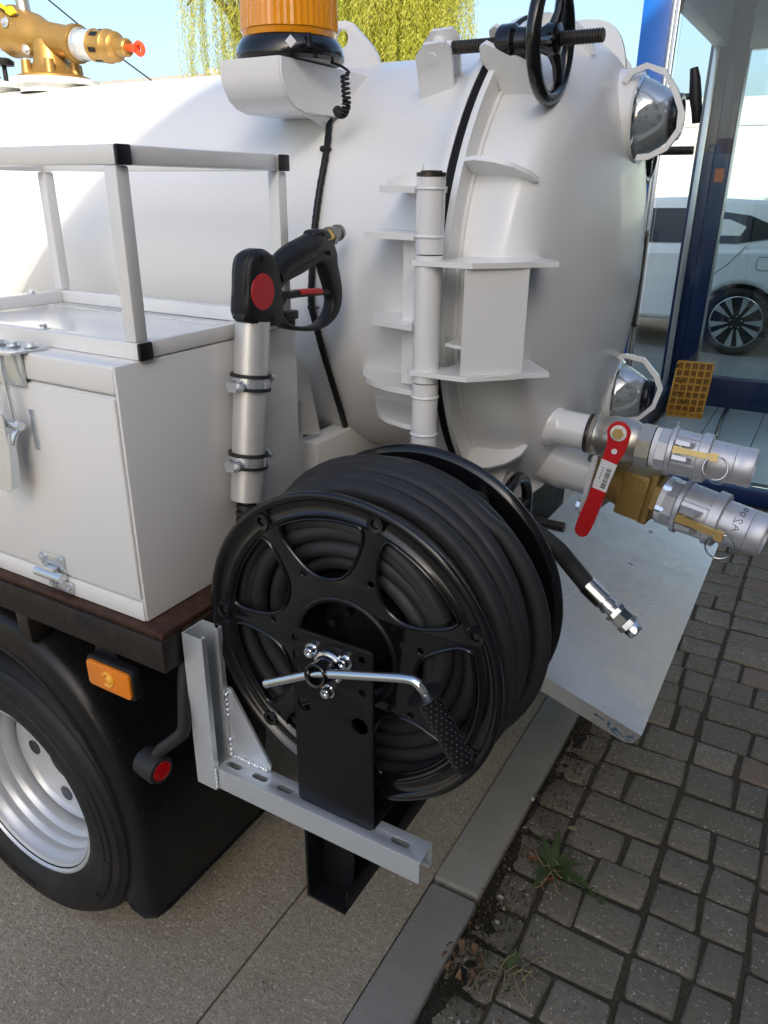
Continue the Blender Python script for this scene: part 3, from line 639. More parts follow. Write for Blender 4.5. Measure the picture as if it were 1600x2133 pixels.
# ---- sight glasses in octagonal guards
def sight(y, z, guard, gy, lab):
    r = math.hypot(y-TCY, z-TCZ); x = dome_x(r)
    sg = obj('sight_glass', B().lathe(V(x-0.05, y, z), (1, 0, 0), [(0, 0.098), (0.03, 0.094), (0.045, 0.090), (0.068, 0.089), (0.072, 0.085), (0.072, 0.076), (0.05, 0.074)], 40), 'white_paint', tank, label=lab)
    obj('bezel', B().lathe(V(x+0.0165, y, z), (1, 0, 0), [(0, 0.086), (0.006, 0.084), (0.010, 0.080), (0.010, 0.074), (0.0, 0.074)], 40), 'chrome', sg)
    obj('lens', B().lathe(V(x+0.022, y, z), (1, 0, 0), [(0, 0.076), (0.012, 0.0745), (0.030, 0.066), (0.052, 0.054), (0.066, 0.044), (0.068, 0.040)], 40), 'sight_glass', sg)
    obj('reflector', B().lathe(V(x+0.020, y, z), (1, 0, 0), [(0, 0.072), (0.026, 0.060), (0.046, 0.050), (0.060, 0.040)], 32), 'chrome', sg)
    obj('cap', B().lathe(V(x+0.088, y, z), (1, 0, 0), [(0, 0.030), (0.0, 0.044), (0.004, 0.046), (0.014, 0.045), (0.018, 0.041), (0.018, 0.034), (0.014, 0.032), (0.014, 0)], 32), 'black_gloss', sg)
    pts = [at(px, py, 1, gy) for px, py in guard]; out = []; inn = []
    c = sum(pts, V(0, 0, 0))/len(pts)
    b = B(); m = len(pts); h = 0.006; q = []
    for i, p in enumerate(pts):
        e = (p-c); e.y = 0; e.normalize(); q += [p+e*h+V(0, -h, 0), p-e*h+V(0, -h, 0), p-e*h+V(0, h, 0), p+e*h+V(0, h, 0)]
    fs = [(i*4+k, i*4+(k+1) % 4, (i+1)*4+(k+1) % 4, (i+1)*4+k) for i in range(m-1) for k in range(4)]+[(0, 1, 2, 3), ((m-1)*4+3, (m-1)*4+2, (m-1)*4+1, (m-1)*4)]
    b.add(q, fs); obj('guard', b, 'white_paint', sg, 20)
sight(1.868, 1.745, [(1302, 172), (1318, 150), (1350, 137), (1386, 150), (1408, 190), (1420, 232), (1414, 272), (1388, 308), (1352, 326), (1326, 328)], 1.80, 'upper sight glass with chrome cone in white octagonal guard')
sight(2.03, 1.105, [(1284, 744), (1306, 741), (1342, 750), (1368, 784), (1376, 810), (1362, 846), (1330, 872), (1284, 876)], 1.96, 'lower sight glass in white octagonal guard behind the outlet valves')

# ---- beacon bracket, and conduit strapped to the shell
brX0, brX1, brY, brZ = -1.118, -0.981, 1.300, 1.8255
prof = [(brY, brZ), (brY, brZ-0.030), (brY+0.006, brZ-0.048), (brY+0.020, brZ-0.068), (brY+0.042, brZ-0.082), (brY+0.070, brZ-0.089), (1.60, brZ-0.089), (1.60, brZ-0.083), (brY+0.072, brZ-0.083), (brY+0.046, brZ-0.076), (brY+0.025, brZ-0.063), (brY+0.012, brZ-0.046), (brY+0.006, brZ-0.030), (brY+0.006, brZ-0.006), (1.66, brZ-0.006), (1.66, brZ)]
b = B(); b.prism([V(brX0, y, z) for y, z in prof], (brX1-brX0, 0, 0))
brk = obj('beacon_bracket', b, 'white_paint', tank, 30)
side = [(brY+0.001, brZ-0.001), (brY+0.001, brZ-0.030), (brY+0.007, brZ-0.048), (brY+0.021, brZ-0.067), (brY+0.043, brZ-0.081), (brY+0.071, brZ-0.088), (1.53, brZ-0.088), (1.60, brZ-0.04), (1.62, brZ-0.001)]
for x in (brX1+0.0005, brX0-0.0055): obj('bracket_side', B().prism([V(x, y, z) for y, z in side], (0.005, 0, 0)), 'white_paint', brk)
b = B().prism([V(-1.0, 1.40, brZ-0.0895), V(-0.99, 1.53, brZ-0.0895), V(-0.99, 1.53, brZ-0.13)], (0.005, 0, 0)); obj('bracket_gusset', b, 'white_paint', brk)
def onT(px, py, r=TR+0.006):
    d = at(px, py, 1, 1.0)-V(0, 0, EYE); oy, oz = -TCY, EYE-TCZ
    a = d.y**2+d.z**2; bb = oy*d.y+oz*d.z; cc = oy*oy+oz*oz-r*r; t = (-bb-math.sqrt(max(bb*bb-a*cc, 0)))/a
    return V(0, 0, EYE)+d*t
cpts = [onT(*q) for q in ((688, 215), (682, 300), (665, 400), (655, 480), (650, 560), (648, 630), (655, 665), (672, 730), (690, 790), (708, 850), (724, 905), (740, 950))]
cp = smooth_loop(cpts, 9, False)
rr_ = [0.0068 if i % 2 else 0.0076 for i in range(len(cp))]
cdt = tag(obj('cable_conduit', B().tube(cp, rr_, 10), 'black_plastic', None, 60), 'black corrugated conduit running down the white tank beneath the beacon bracket', 'conduit')
b = B()
for (px, py) in ((681, 310), (655, 640), (716, 893)):
    p = onT(px, py); b.cut().sphere(p+V(-0.008, -0.004, 0), 0.0065, n=8, m=6); b.torus(p, (0, 0, 1), 0.0085, 0.0018, 16, 6)
obj('cable_tie', b, 'black_plastic', cdt)

# ================================================================= BEACON
bc = V(-1.036, 1.412, brZ+0.001)
bea = thing('warning_beacon', 'amber ribbed warning beacon with black base on white bracket atop the tank', 'beacon', bc)
obj('base', B().lathe(bc, (0, 0, 1), [(0, 0), (0, 0.100), (0.006, 0.107), (0.012, 0.108), (0.026, 0.104), (0.036, 0.098), (0.041, 0.093), (0.041, 0)], 48), 'black_gloss', bea)
lp = [(0.0415, 0.085), (0.0415, 0.0915), (0.050, 0.0925), (0.054, 0.0925)]
b = B(); n = 96; o = bc; vs = []
prof = [(0.0418, 0.0905), (0.052, 0.0925), (0.0535, 0.0950), (0.10, 0.0935), (0.14, 0.0915), (0.165, 0.088), (0.18, 0.076), (0.187, 0.05), (0.189, 0.001)]
for i in range(n):
    a = 2*math.pi*i/n; k = 1.0+(0.008 if i % 2 else -0.008)
    for j, (t, r) in enumerate(prof): vs.append(o+V(math.cos(a)*r*(k if 2 <= j <= 5 else 1), math.sin(a)*r*(k if 2 <= j <= 5 else 1), t))
m_ = len(prof); fs = [(i*m_+q, ((i+1) % n)*m_+q, ((i+1) % n)*m_+q+1, i*m_+q+1) for i in range(n) for q in range(m_-1)]
b.add(vs, fs); obj('lens', b, 'amber_lens', bea, 20)
b = B().cyl(bc+V(0, 0, 0.0415), bc+V(0, 0, 0.056), 0.084, n=40)
for k in range(14):
    a = RAD(k*360/14); b.box((bc.x+math.cos(a)*0.083-0.006, bc.y+math.sin(a)*0.083-0.006, bc.z+0.042), (bc.x+math.cos(a)*0.083+0.006, bc.y+math.sin(a)*0.083+0.006, bc.z+0.054+0.004*(k % 3)))
obj('seal_ring', b, 'black_plastic', bea)
b = B().cyl(bc+V(0, 0, 0.056), bc+V(0, 0, 0.17), 0.03, n=20); obj('flash_tube', b, 'amber_inner', bea)
# diamond sticker and clip on the base, facing the photographer
def base_pt(a, h, k=0.0): 
    r = 0.108-(h-0.012)/0.024*0.009; return bc+V(math.cos(a)*(r+k), math.sin(a)*(r+k), h)
a0 = RAD(-78+25)
dm = [base_pt(a0, 0.036, 0.0008), base_pt(a0+0.10, 0.0245, 0.0008), base_pt(a0, 0.013, 0.0014), base_pt(a0-0.10, 0.0245, 0.0008)]
obj('diamond_sticker', B().prism(dm, V(math.cos(a0), math.sin(a0), 0.2)*0.0006), 'grey_sticker', bea)
b = B()
for da in (0.28, 0.34): b.cut().prism([base_pt(a0+da, 0.041, 0.003), base_pt(a0+da+0.03, 0.041, 0.003), base_pt(a0+da+0.06, 0.014, 0.003), base_pt(a0+da+0.03, 0.014, 0.003)], V(math.cos(a0+da), math.sin(a0+da), 0)*0.004)
obj('clip', b, 'black_gloss', bea)
# coiled lead
hs = [at(690, 130, 1, 1.42), at(712, 138, 1, 1.41), at(727, 150, 1, 1.40), at(722, 152, 1, 1.395)]
cc = [at(718, 156, 1, 1.395), at(720, 185, 1, 1.395), at(722, 215, 1, 1.395), at(716, 235, 1, 1.40), at(706, 236, 1, 1.41), at(702, 228, 1, 1.42)]
ax_ = smooth_loop(cc, 40, False); hel = []
for i, p in enumerate(ax_):
    t = (ax_[min(i+1, len(ax_)-1)]-ax_[max(i-1, 0)]).normalized(); u, w, _ = frame(t); a = i*2*math.pi/12.5
    hel.append(p+(u*math.cos(a)+w*math.sin(a))*0.0068)
obj('coiled_lead', B().tube(smooth_loop(hs, 6, False)+hel, 0.0026, 7), 'black_plastic', bea, 60)
# ================================================================= TOOLBOX
BXR, BYF, BYB, BZT = -0.915, 0.770, 1.225, 1.352
BXL = -1.76; BZB = PZ1+0.0135
tb = thing('tool_box', 'white steel tool box with zinc latch and rail frame on top, on the truck bed', 'tool box', (-1.34, 1.0, BZB))
obj('body', B().box((BXL, BYF+0.006, BZB), (BXR, BYB, BZT-0.048), 0.004), 'white_paint', tb)
obj('lid', B().box((BXL, BYF, BZT-0.0455), (BXR+0.001, BYB+0.001, BZT), 0.005, seg=3), 'white_paint', tb)
obj('rear_panel', B().box((BXR+0.0005, BYF+0.001, BZB+0.001), (BXR+0.0055, BYB, BZT-0.0005), 0.0025), 'white_paint', tb)
door = obj('door', B().box((BXL+0.012, BYF-0.0005, BZB+0.040), (BXR-0.0045, BYF+0.0055, BZT-0.0505), 0.003), 'white_paint', tb)
obj('sill_strip', B().box((BXL, BYF-0.0005, BZB+0.0005), (BXR-0.0005, BYF+0.0055, BZB+0.036), 0.002), 'white_paint', tb)
# rail frame of square tube
FX0, FX1, FY0, FY1, FS, FZ0, FZ1 = -1.57, -0.903, 0.817, 1.215, 0.0265, BZT+0.0008, 1.6545
rf = obj('rail_frame', B().cut().box((FX0, FY0, FZ0), (FX1-0.005, FY0+FS, FZ0+FS), 0.003).cut().box((FX0, FY1-FS, FZ0), (FX1-0.005, FY1, FZ0+FS), 0.003)
    .cut().box((FX0, FY0+FS+0.0005, FZ0), (FX0+FS, FY1-FS-0.0005, FZ0+FS), 0.003).cut().box((FX1-FS-0.005, FY0+FS+0.0005, FZ0), (FX1-0.005, FY1-FS-0.0005, FZ0+FS), 0.003), 'white_paint', tb, label='white square-tube rail frame standing on the box lid')
top = B().cut().box((FX0, FY0, FZ1-FS), (FX1-0.005, FY0+FS, FZ1), 0.003).cut().box((FX0, FY1-FS, FZ1-FS), (FX1-0.005, FY1, FZ1), 0.003)
top.cut().box((FX0, FY0+FS+0.0005, FZ1-FS), (FX0+FS, FY1-FS-0.0005, FZ1), 0.003).cut().box((FX1-FS-0.005, FY0+FS+0.0005, FZ1-FS), (FX1-0.005, FY1-FS-0.0005, FZ1), 0.003)
obj('top_rail', top, 'white_paint', rf)
for x in (FX0, FX1-FS-0.005):
    for y in (FY0, FY1-FS): obj('post', B().box((x+0.0008, y+0.0008, FZ0+FS+0.0005), (x+FS-0.0008, y+FS-0.0008, FZ1-FS-0.0005), 0.003), 'white_paint', rf)
for z in (FZ0, FZ1-FS):
    for y in (FY0, FY1-FS):
        obj('end_cap', B().box((FX1-0.0048, y-0.0004, z-0.0004), (FX1+0.002, y+FS+0.0004, z+FS+0.0004), 0.0025), 'black_plastic', rf)
obj('lid_seam', B().box((FX0+FS+0.004, FY1-FS-0.05, BZT+0.0004), (FX1-0.05, FY1-FS-0.046, BZT+0.0022)), 'white_paint', tb)
b = B()
for (x, y) in ((-1.14, FY0+FS*0.5), (-1.57+FS*0.5, 1.12)): b.cut(); bolt(b, (x, y, FZ0+FS), (0, 0, 1), 0.0065, 0.006)
obj('bolt', b, 'zinc', rf)
# over-centre latch on the front
LX = -1.160
lt = obj('latch', B().box((LX-0.045, BYF-0.006, BZT-0.058), (LX+0.040, BYF-0.001, BZT+0.003), 0.002), 'zinc', tb, label='zinc over-centre latch hanging on the box front')
obj('strike', B().prism([V(LX-0.05, BYF-0.034, BZT-0.004), V(LX+0.048, BYF-0.028, BZT-0.001), V(LX+0.060, BYF+0.034, BZT+0.0015), V(LX-0.05, BYF+0.034, BZT+0.0015)], (0, 0, 0.004)), 'zinc', lt)
b = B()
for x, y in ((LX-0.03, BYF+0.010), (LX+0.005, BYF+0.010), (LX+0.036, BYF+0.020)): b.cut(); bolt(b, (x, y, BZT+0.0055), (0, 0, 1), 0.0065, 0.005)
obj('bolt', b, 'zinc', lt)
y_ = BYF-0.024
b = B()
for x in (LX-0.040, LX+0.012):
    b.tube(smooth_loop([V(x, y_+0.004, BZT-0.002), V(x+0.003, y_, BZT-0.03), V(x+0.012, y_-0.003, BZT-0.085), V(x+0.014, y_-0.003, BZT-0.110), V(x+0.020, y_-0.001, BZT-0.122)], 5, False), 0.0042, 10)
b.cyl(V(LX-0.028, y_-0.002, BZT-0.118), V(LX+0.040, y_-0.002, BZT-0.118), 0.0075, n=14)
obj('bail', b, 'zinc', lt)
b = B().prism([V(LX-0.030, y_-0.010, BZT-0.070), V(LX-0.018, y_-0.012, BZT-0.072), V(LX-0.004, y_-0.016, BZT-0.11), V(LX-0.010, y_-0.016, BZT-0.125), V(LX-0.028, y_-0.014, BZT-0.12)], (0, 0.004, 0))
b.torus(V(LX-0.018, y_-0.008, BZT-0.088), (1, 0.3, 0), 0.014, 0.003, 18, 8)
obj('hook', b, 'zinc', lt)
b = B().prism([V(LX-0.030, y_-0.014, BZT-0.100), V(LX+0.012, y_-0.014, BZT-0.100), V(LX+0.022, y_-0.020, BZT-0.150), V(LX+0.022, y_-0.030, BZT-0.225), V(LX+0.014, y_-0.032, BZT-0.232), V(LX-0.030, y_-0.032, BZT-0.222)], (0, 0.003, 0))
b.prism([V(LX+0.0225, y_-0.018, BZT-0.130), V(LX+0.0225, y_-0.006, BZT-0.126), V(LX+0.0225, y_-0.012, BZT-0.222), V(LX+0.0225, y_-0.030, BZT-0.226)], (0.0025, 0, 0))
b.tube([V(LX+0.030, y_+0.006, BZT-0.120), V(LX+0.028, y_-0.008, BZT-0.135), V(LX+0.024, y_-0.012, BZT-0.150)], 0.004, 8)
b.prism([V(LX-0.0305, y_-0.016, BZT-0.118), V(LX-0.0305, y_+0.006, BZT-0.118), V(LX-0.0305, y_+0.0, BZT-0.222), V(LX-0.0305, y_-0.030, BZT-0.226)], (-0.0025, 0, 0))
b.box((LX+0.034, BYF-0.004, BZT-0.165), (LX+0.044, BYF-0.001, BZT-0.095)); 
obj('lever', b, 'zinc', lt)
# bottom hinge on the door
HX = -1.138; zh = BZB+0.038
hg = obj('door_hinge', B().cyl(V(HX-0.035, BYF-0.012, zh), V(HX+0.036, BYF-0.012, zh), 0.0095, n=18), 'zinc', tb)
b = B().cut().box((HX-0.030, BYF-0.0045, zh+0.012), (HX+0.034, BYF-0.001, zh+0.040), 0.001); b.cut().box((HX-0.010, BYF-0.0045, zh-0.034), (HX+0.048, BYF-0.001, zh-0.010), 0.001)
b.cut().box((HX-0.018, BYF-0.016, zh), (HX+0.018, BYF-0.0045, zh+0.016), 0.003)
obj('hinge_leaf', b, 'zinc', hg)
b = B()
for x, z in ((HX-0.022, 0.028), (HX+0.026, 0.030), (HX-0.004, -0.020), (HX+0.040, -0.020)): b.cut(); bolt(b, (x, BYF-0.0045, zh+z), (0, -1, 0), 0.0052, 0.005)
obj('bolt', b, 'zinc', hg)

# ================================================================= GUN HOLDER TUBE
GX = -0.873
t0, t1 = V(GX, 1.052, 1.386), V(GX, 1.006, 1.066); td = (t0-t1).normalized()
gh = thing('gun_holder', 'brushed aluminium tube clamped upright to the rear side of the tool box', 'holder tube', t1)
obj('tube', B().lathe(t1, td, [(0, 0.0275), (0, 0.0305), ((t0-t1).length, 0.0305), ((t0-t1).length, 0.0275), (0, 0.0275)], 40), 'tube_aluminium', gh)
for i, (px, py) in enumerate(((522, 795), (516, 957))):
    p = at(px, py, 0, GX); s = (p-t1).dot(td); p = t1+td*s
    band = obj('pipe_clamp', B().lathe(p-td*0.0105, td, [(0, 0.0315), (0, 0.0335), (0.001, 0.0350), (0.0060, 0.0350), (0.0062, 0.0352), (0.0148, 0.0352), (0.015, 0.0350), (0.020, 0.0350), (0.021, 0.0335), (0.021, 0.0315)], 40), 'zinc', gh)
    b = B().cut(); b.lathe(p-td*0.0145, td, [(0, 0.0312), (0, 0.0365), (0.006, 0.0368), (0.006, 0.0312)], 40); b.cut().lathe(p+td*0.0085, td, [(0, 0.0312), (0, 0.0368), (0.006, 0.0365), (0.006, 0.0312)], 40)
    obj('rubber_lining', b, 'black_rubber', band)
    b = B()
    for sy in (-1, 1):
        b.cut(); b.prism([p+V(-0.010, sy*0.034, -0.009), p+V(0.010, sy*0.034, -0.009), p+V(0.010, sy*0.034, 0.009), p+V(-0.010, sy*0.034, 0.009)], V(0, sy*0.018, 0))
        b.cyl(p+V(-0.016, sy*0.045, 0), p+V(0.020, sy*0.045, 0), 0.0045, n=10); b.cyl(p+V(0.010, sy*0.045, 0), p+V(0.017, sy*0.045, 0), 0.008, n=6)
    b.cut().cyl(p+V(-0.036, 0, 0), V(BXR, p.y, p.z), 0.006, n=12)
    obj('clamp_bolt', b, 'zinc', band)

mat('steel_grey', (0.26, 0.25, 0.24), 0.34, metal=0.7)
# ================================================================= SPRAY GUN
gp = lambda cx, cy, x=-0.868: at(400+cx/3.2, 400+cy/3.2, 0, x)
O = gp(520, 660)
def loc2(pts): return [((gp(*q)-O).y, (gp(*q)-O).z) for q in pts]
gun = thing('spray_gun', 'black pressure washer gun with red trigger stripe, standing in the aluminium tube', 'spray gun', t0)
outl = [(326, 868), (316, 780), (310, 640), (318, 500), (326, 450), (350, 400), (400, 376), (450, 380), (492, 410), (516, 450), (532, 478), (570, 440), (640, 368), (710, 326), (768, 296), (782, 258), (820, 246), (866, 248), (888, 274), (912, 335), (934, 410), (938, 470), (956, 560), (968, 660), (962, 750), (934, 826), (876, 888), (800, 920), (710, 925), (620, 912), (545, 886)]
hole = [(556, 700), (560, 650), (590, 606), (640, 576), (700, 545), (770, 498), (815, 470), (848, 480), (876, 560), (902, 650), (912, 730), (892, 806), (846, 866), (790, 893), (710, 896), (650, 884), (606, 856), (576, 812), (560, 760)]
ol = [(p.x, p.y) for p in smooth_loop([V(*q, 0) for q in loc2(outl)], 3)]
hl = [(p.x, p.y) for p in smooth_loop([V(*q, 0) for q in loc2(hole)], 3)]
obj('body', plate(ol, [hl], O, (0, 1, 0), (0, 0, 1), 0.030, 0.006), 'black_plastic', gun, 50)
grip = [gp(*q) for q in ((540, 560), (620, 460), (720, 400), (800, 350), (860, 300))]
obj('grip', B().tube(smooth_loop(grip, 5, False), [0.021, 0.0215, 0.022, 0.022, 0.0225, 0.023, 0.0235, 0.024, 0.0245, 0.0245, 0.0245, 0.0245, 0.024, 0.024, 0.0235, 0.023, 0.022, 0.021, 0.019, 0.016, 0.010], 20), 'black_plastic', gun, 60)
blk = loc2([(330, 862), (318, 640), (326, 470), (360, 402), (420, 384), (480, 408), (516, 470), (534, 560), (552, 700), (540, 878)])
bl2 = [(p.x, p.y) for p in smooth_loop([V(*q, 0) for q in blk], 3)]
obj('valve_block', plate(bl2, [], O, (0, 1, 0), (0, 0, 1), 0.046, 0.010), 'black_plastic', gun, 50)
b = B().lathe(gp(475, 665, -0.868+0.0232)-V(0.001, 0, 0), (1, 0, 0), [(0, 0.0), (0.0, 0.0305), (0.0016, 0.030), (0.002, 0.0)], 36); obj('red_badge', b, 'red_plastic', gun)
tr = loc2([(562, 772), (566, 700), (592, 668), (650, 660), (690, 651), (840, 643), (900, 648), (914, 690), (880, 684), (690, 702), (612, 714), (584, 770)])
obj('trigger', plate(tr, [], O, (0, 1, 0), (0, 0, 1), 0.018, 0.003), 'black_plastic', gun)
ts = loc2([(692, 652), (700, 648), (838, 640), (850, 660), (838, 678), (700, 682)])
obj('trigger_stripe', plate(ts, [], O+V(0.0016, 0, 0), (0, 1, 0), (0, 0, 1), 0.018, 0.002), 'red_plastic', gun)
b = B().box(gp(600, 862)-V(0.010, 0, 0), gp(690, 782)+V(0.008, 0, 0), 0.003); obj('locking_block', b, 'black_plastic', gun)
n0, n1 = gp(880, 312), gp(1000, 258); nd = (n1-n0).normalized()
obj('brass_nut', B().cyl(n0-nd*0.008, n0+nd*0.016, 0.0155, n=6), 'brass', gun)
b = B().cyl(n0+nd*0.016, n0+nd*0.030, 0.0185, n=6); b.cyl(n0+nd*0.030, n0+nd*0.046, 0.0135, n=20); b.cyl(n0+nd*0.0462, n0+nd*0.0555, 0.0160, 0.0145, n=20); obj('coupling', b, 'steel_grey', gun)
b = B()
for q in ((462, 440), (540, 850), (910, 405), (870, 285)): b.cut().cyl(gp(*q, -0.868+0.013), gp(*q, -0.868+(0.0242 if q[0] < 600 else 0.0165)), 0.0045, n=12)
obj('screw', b, 'black_gloss', gun)
# lance under the gun, its black ribbed tip leaving the tube
b = B().lathe(t1+td*0.10, -td, [(0, 0.010), (0.11, 0.010), (0.11, 0.019), (0.118, 0.020), (0.118, 0.014), (0.124, 0.014), (0.124, 0.020), (0.132, 0.020), (0.132, 0.014), (0.138, 0.014), (0.138, 0.0195), (0.146, 0.0195), (0.146, 0.013), (0.152, 0.013), (0.152, 0.018), (0.160, 0.018), (0.160, 0)], 20)
obj('lance_tip', b, 'black_rubber', gun)

# ================================================================= REEL BRACKET (strut channel)
rb = thing('reel_bracket', 'galvanised L-shaped strut channel bracket with slots, carrying the hose reel', 'bracket', (-0.62, 0.82, 0.56))
CY0, CY1, CZ1 = 0.796, 0.842, 0.620; TH = 0.0026
# horizontal channel, open below
hx0, hx1, hz0 = -0.806, -0.386, CZ1-0.046
slots = []
for px, py in ((490, 1593), (543, 1618), (597, 1641), (836, 1752)):
    p = at(px, py, 2, CZ1); slots.append([(x-hx0, y) for x, y in [(p.x+q[0], 0.0215+q[1]) for q in rrect(-0.0165, -0.0062, 0.0165, 0.0062, 0.0061, 6)]])
web = obj('horizontal_channel', plate([(0.0, 0.0), (hx1-hx0, 0.0), (hx1-hx0, CY1-CY0), (0.0, CY1-CY0)], slots, V(hx0, CY0, CZ1-TH/2), (1, 0, 0), (0, 1, 0), TH, 0.0006), 'galvanised', rb)
b = B().cut().prism([V(hx0, y, z) for y, z in ((CY0-0.0003, CZ1-0.0008), (CY0-0.0003, hz0), (CY0+0.011, hz0), (CY0+0.011, hz0+0.009), (CY0+0.0085, hz0+0.009), (CY0+0.0085, hz0+TH), (CY0+TH, hz0+TH), (CY0+TH, CZ1-TH-0.0002), (CY0+0.0004, CZ1-TH-0.0002), (CY0+0.0004, CZ1-0.0008))], (hx1-hx0-0.001, 0, 0))
b.cut().prism([V(hx0, y, z) for y, z in ((CY1+0.0003, CZ1-0.0008), (CY1+0.0003, hz0), (CY1-0.011, hz0), (CY1-0.011, hz0+0.009), (CY1-0.0085, hz0+0.009), (CY1-0.0085, hz0+TH), (CY1-TH, hz0+TH), (CY1-TH, CZ1-TH-0.0002), (CY1-0.0004, CZ1-TH-0.0002), (CY1-0.0004, CZ1-0.0008))], (hx1-hx0-0.001, 0, 0))
obj('channel_flange', b, 'galvanised', web)
# vertical channel, open towards the rear
vx0, vx1, vz0, vz1 = -0.852, -0.8065, hz0-0.002, 0.898
ya_, yb_ = CY0-0.006, CY1-0.0008
cprof = [(vx1, ya_), (vx1, ya_+0.011), (vx1-0.009, ya_+0.011), (vx1-0.009, ya_+0.0085), (vx1-TH, ya_+0.0085), (vx1-TH, ya_+TH), (vx0+TH, ya_+TH), (vx0+TH, yb_-TH), (vx1-TH, yb_-TH), (vx1-TH, yb_-0.0085), (vx1-0.009, yb_-0.0085), (vx1-0.009, yb_-0.011), (vx1, yb_-0.011), (vx1, yb_), (vx0, yb_), (vx0, ya_)]
b = B().prism([V(x, y, vz0) for x, y in cprof], (0, 0, vz1-vz0))
vc = obj('vertical_channel', b, 'galvanised', rb)
b = B()
for k in range(22): b.box((vx1-0.009, CY0-0.0072, 0.63+k*0.012), (vx1-0.004, CY0-0.0061, 0.6318+k*0.012))
obj('notch_marks', b, 'galvanised', vc, kind='stuff')
b = B().prism([V(-0.8055, CY1-0.004, CZ1+0.0005), V(-0.716, CY1-0.004, CZ1+0.0005), V(-0.714, CY1-0.004, CZ1+0.012), V(-0.796, CY1-0.004, CZ1+0.152), V(-0.8055, CY1-0.004, CZ1+0.152)], (0, 0.005, 0)); obj('gusset', b, 'galvanised', rb)
b = B()
for k in range(26):
    s = k/25; p = V(-0.8045+0.082*s, CY1-0.0065+random.uniform(-0.001, 0.001), CZ1+0.003) if k % 2 else V(-0.8035, CY1-0.0075, CZ1+0.006+0.14*s*(s > 0.6 or s < 0.25))
    b.sphere(p, random.uniform(0.003, 0.0055), n=8, m=6)
for k in range(9): b.sphere(V(-0.8055, CY0-0.004, hz0+0.004+k*0.0052), 0.0028, n=8, m=6)
obj('weld_bead', b, 'zinc', rb, 60, kind='stuff')

# ================================================================= HOSE REEL
RC = V(-0.556, 0.0, 0.9275); RY0, RY1, RR = 0.850, 1.100, 0.268
reel = thing('hose_reel', 'black hand-cranked hose reel full of black hose, on the galvanised bracket', 'hose reel', (RC.x, 0.82, CZ1))
PH = RAD(76.2); NS = 7
def rpt(r, a): return (r*math.cos(a), r*math.sin(a))
def flange(y, s, name_lab):
    wins = []
    for k in range(NS):
        a = PH+2*math.pi*(k+0.5)/NS; half = math.pi/NS
        pts = []
        for i in range(9): pts.append(rpt(0.2235, a-half*0.76+2*half*0.76*i/8))
        pts += [rpt(0.206, a+half*0.83), rpt(0.180, a+half*0.79), rpt(0.156, a+half*0.70), rpt(0.137, a+half*0.52), rpt(0.126, a+half*0.22), rpt(0.126, a-half*0.22), rpt(0.137, a-half*0.52), rpt(0.156, a-half*0.70), rpt(0.180, a-half*0.79), rpt(0.206, a-half*0.83)]
        wins.append([(p.x, p.y) for p in smooth_loop([V(*q, 0) for q in pts], 3)])
    holes = [circ(0, 0, 0.086, 40)]
    for k in range(NS):
        a = PH+2*math.pi*k/NS; holes += [circ(*rpt(0.141, a-0.10), 0.0055, 12)]
        holes += [circ(*rpt(0.243, a), 0.0052, 12)]
    f = obj('flange', plate(circ(0, 0, 0.257, 96), wins+holes, V(RC.x, y, RC.z), (1, 0, 0), (0, 0, 1), 0.0045, 0.0012), 'black_gloss' if s > 0 else 'black_paint', reel, 50, label=name_lab)
    obj('rim', B().lathe(V(RC.x, y, RC.z), (0, -s, 0), [(-0.002, 0.2245), (0.0055, 0.2275), (0.0075, 0.232), (0.0035, 0.236), (0.0030, 0.250), (0.0075, 0.2545), (0.0125, 0.2595), (0.0135, 0.2640), (0.0105, 0.2685), (0.0045, 0.2685), (0.001, 0.2655), (-0.0035, 0.262), (-0.0045, 0.255), (-0.0045, 0.2245)], 128, close=True), 'black_gloss', f, 60)
    b = B()
    for w in wins:
        b.cut().tube([V(RC.x+p[0], y-s*0.0018, RC.z+p[1]) for p in w], 0.0032, 6, closed=True)
    obj('window_edge', b, 'black_gloss', f, 60)
    b = B()
    for k in range(NS):
        a = PH+2*math.pi*k/NS; q = rpt(0.243, a); p = V(RC.x+q[0], y-s*0.0015, RC.z+q[1])
        b.cut().lathe(p, (0, -s, 0), [(0, 0.0065), (0.003, 0.0075), (0.008, 0.0075), (0.009, 0.0135), (0.006, 0.0150), (-0.001, 0.0155)], 20)
    obj('bolt_boss', b, 'black_gloss', f, 50)
    b = B()
    for k in range(NS):
        a = PH+2*math.pi*k/NS; q = rpt(0.243, a); p = V(RC.x+q[0], y-s*0.001, RC.z+q[1]); b.cut().cyl(p, p+V(0, -s*0.004, 0), 0.0052, n=6)
    obj('rim_bolt', b, 'dark_steel', f)
    return f
flange(RY0, 1, 'black spoked flange of the reel facing the crank'); flange(RY1, -1, 'rear flange of the reel nearest the tank')
obj('drum', B().lathe(V(RC.x, RY0+0.004, RC.z), (0, 1, 0), [(0, 0.118), (0.24, 0.118)], 64), 'black_paint', reel)
b = B().lathe(V(RC.x, RY0-0.002, RC.z), (0, 1, 0), [(0.003, 0.0855), (-0.003, 0.0875), (-0.004, 0.092), (-0.002, 0.096), (0.003, 0.097), (0.012, 0.091), (0.02, 0.082), (0.06, 0.078), (0.06, 0.0)], 48)
for k in range(8):
    a = RAD(20+45*k); b.cyl(V(RC.x+0.05*math.cos(a), RY0+0.03, RC.z+0.05*math.sin(a)), V(RC.x+0.05*math.cos(a), RY0+0.049, RC.z+0.05*math.sin(a)), 0.007, n=6)
obj('hub', b, 'black_paint', reel)
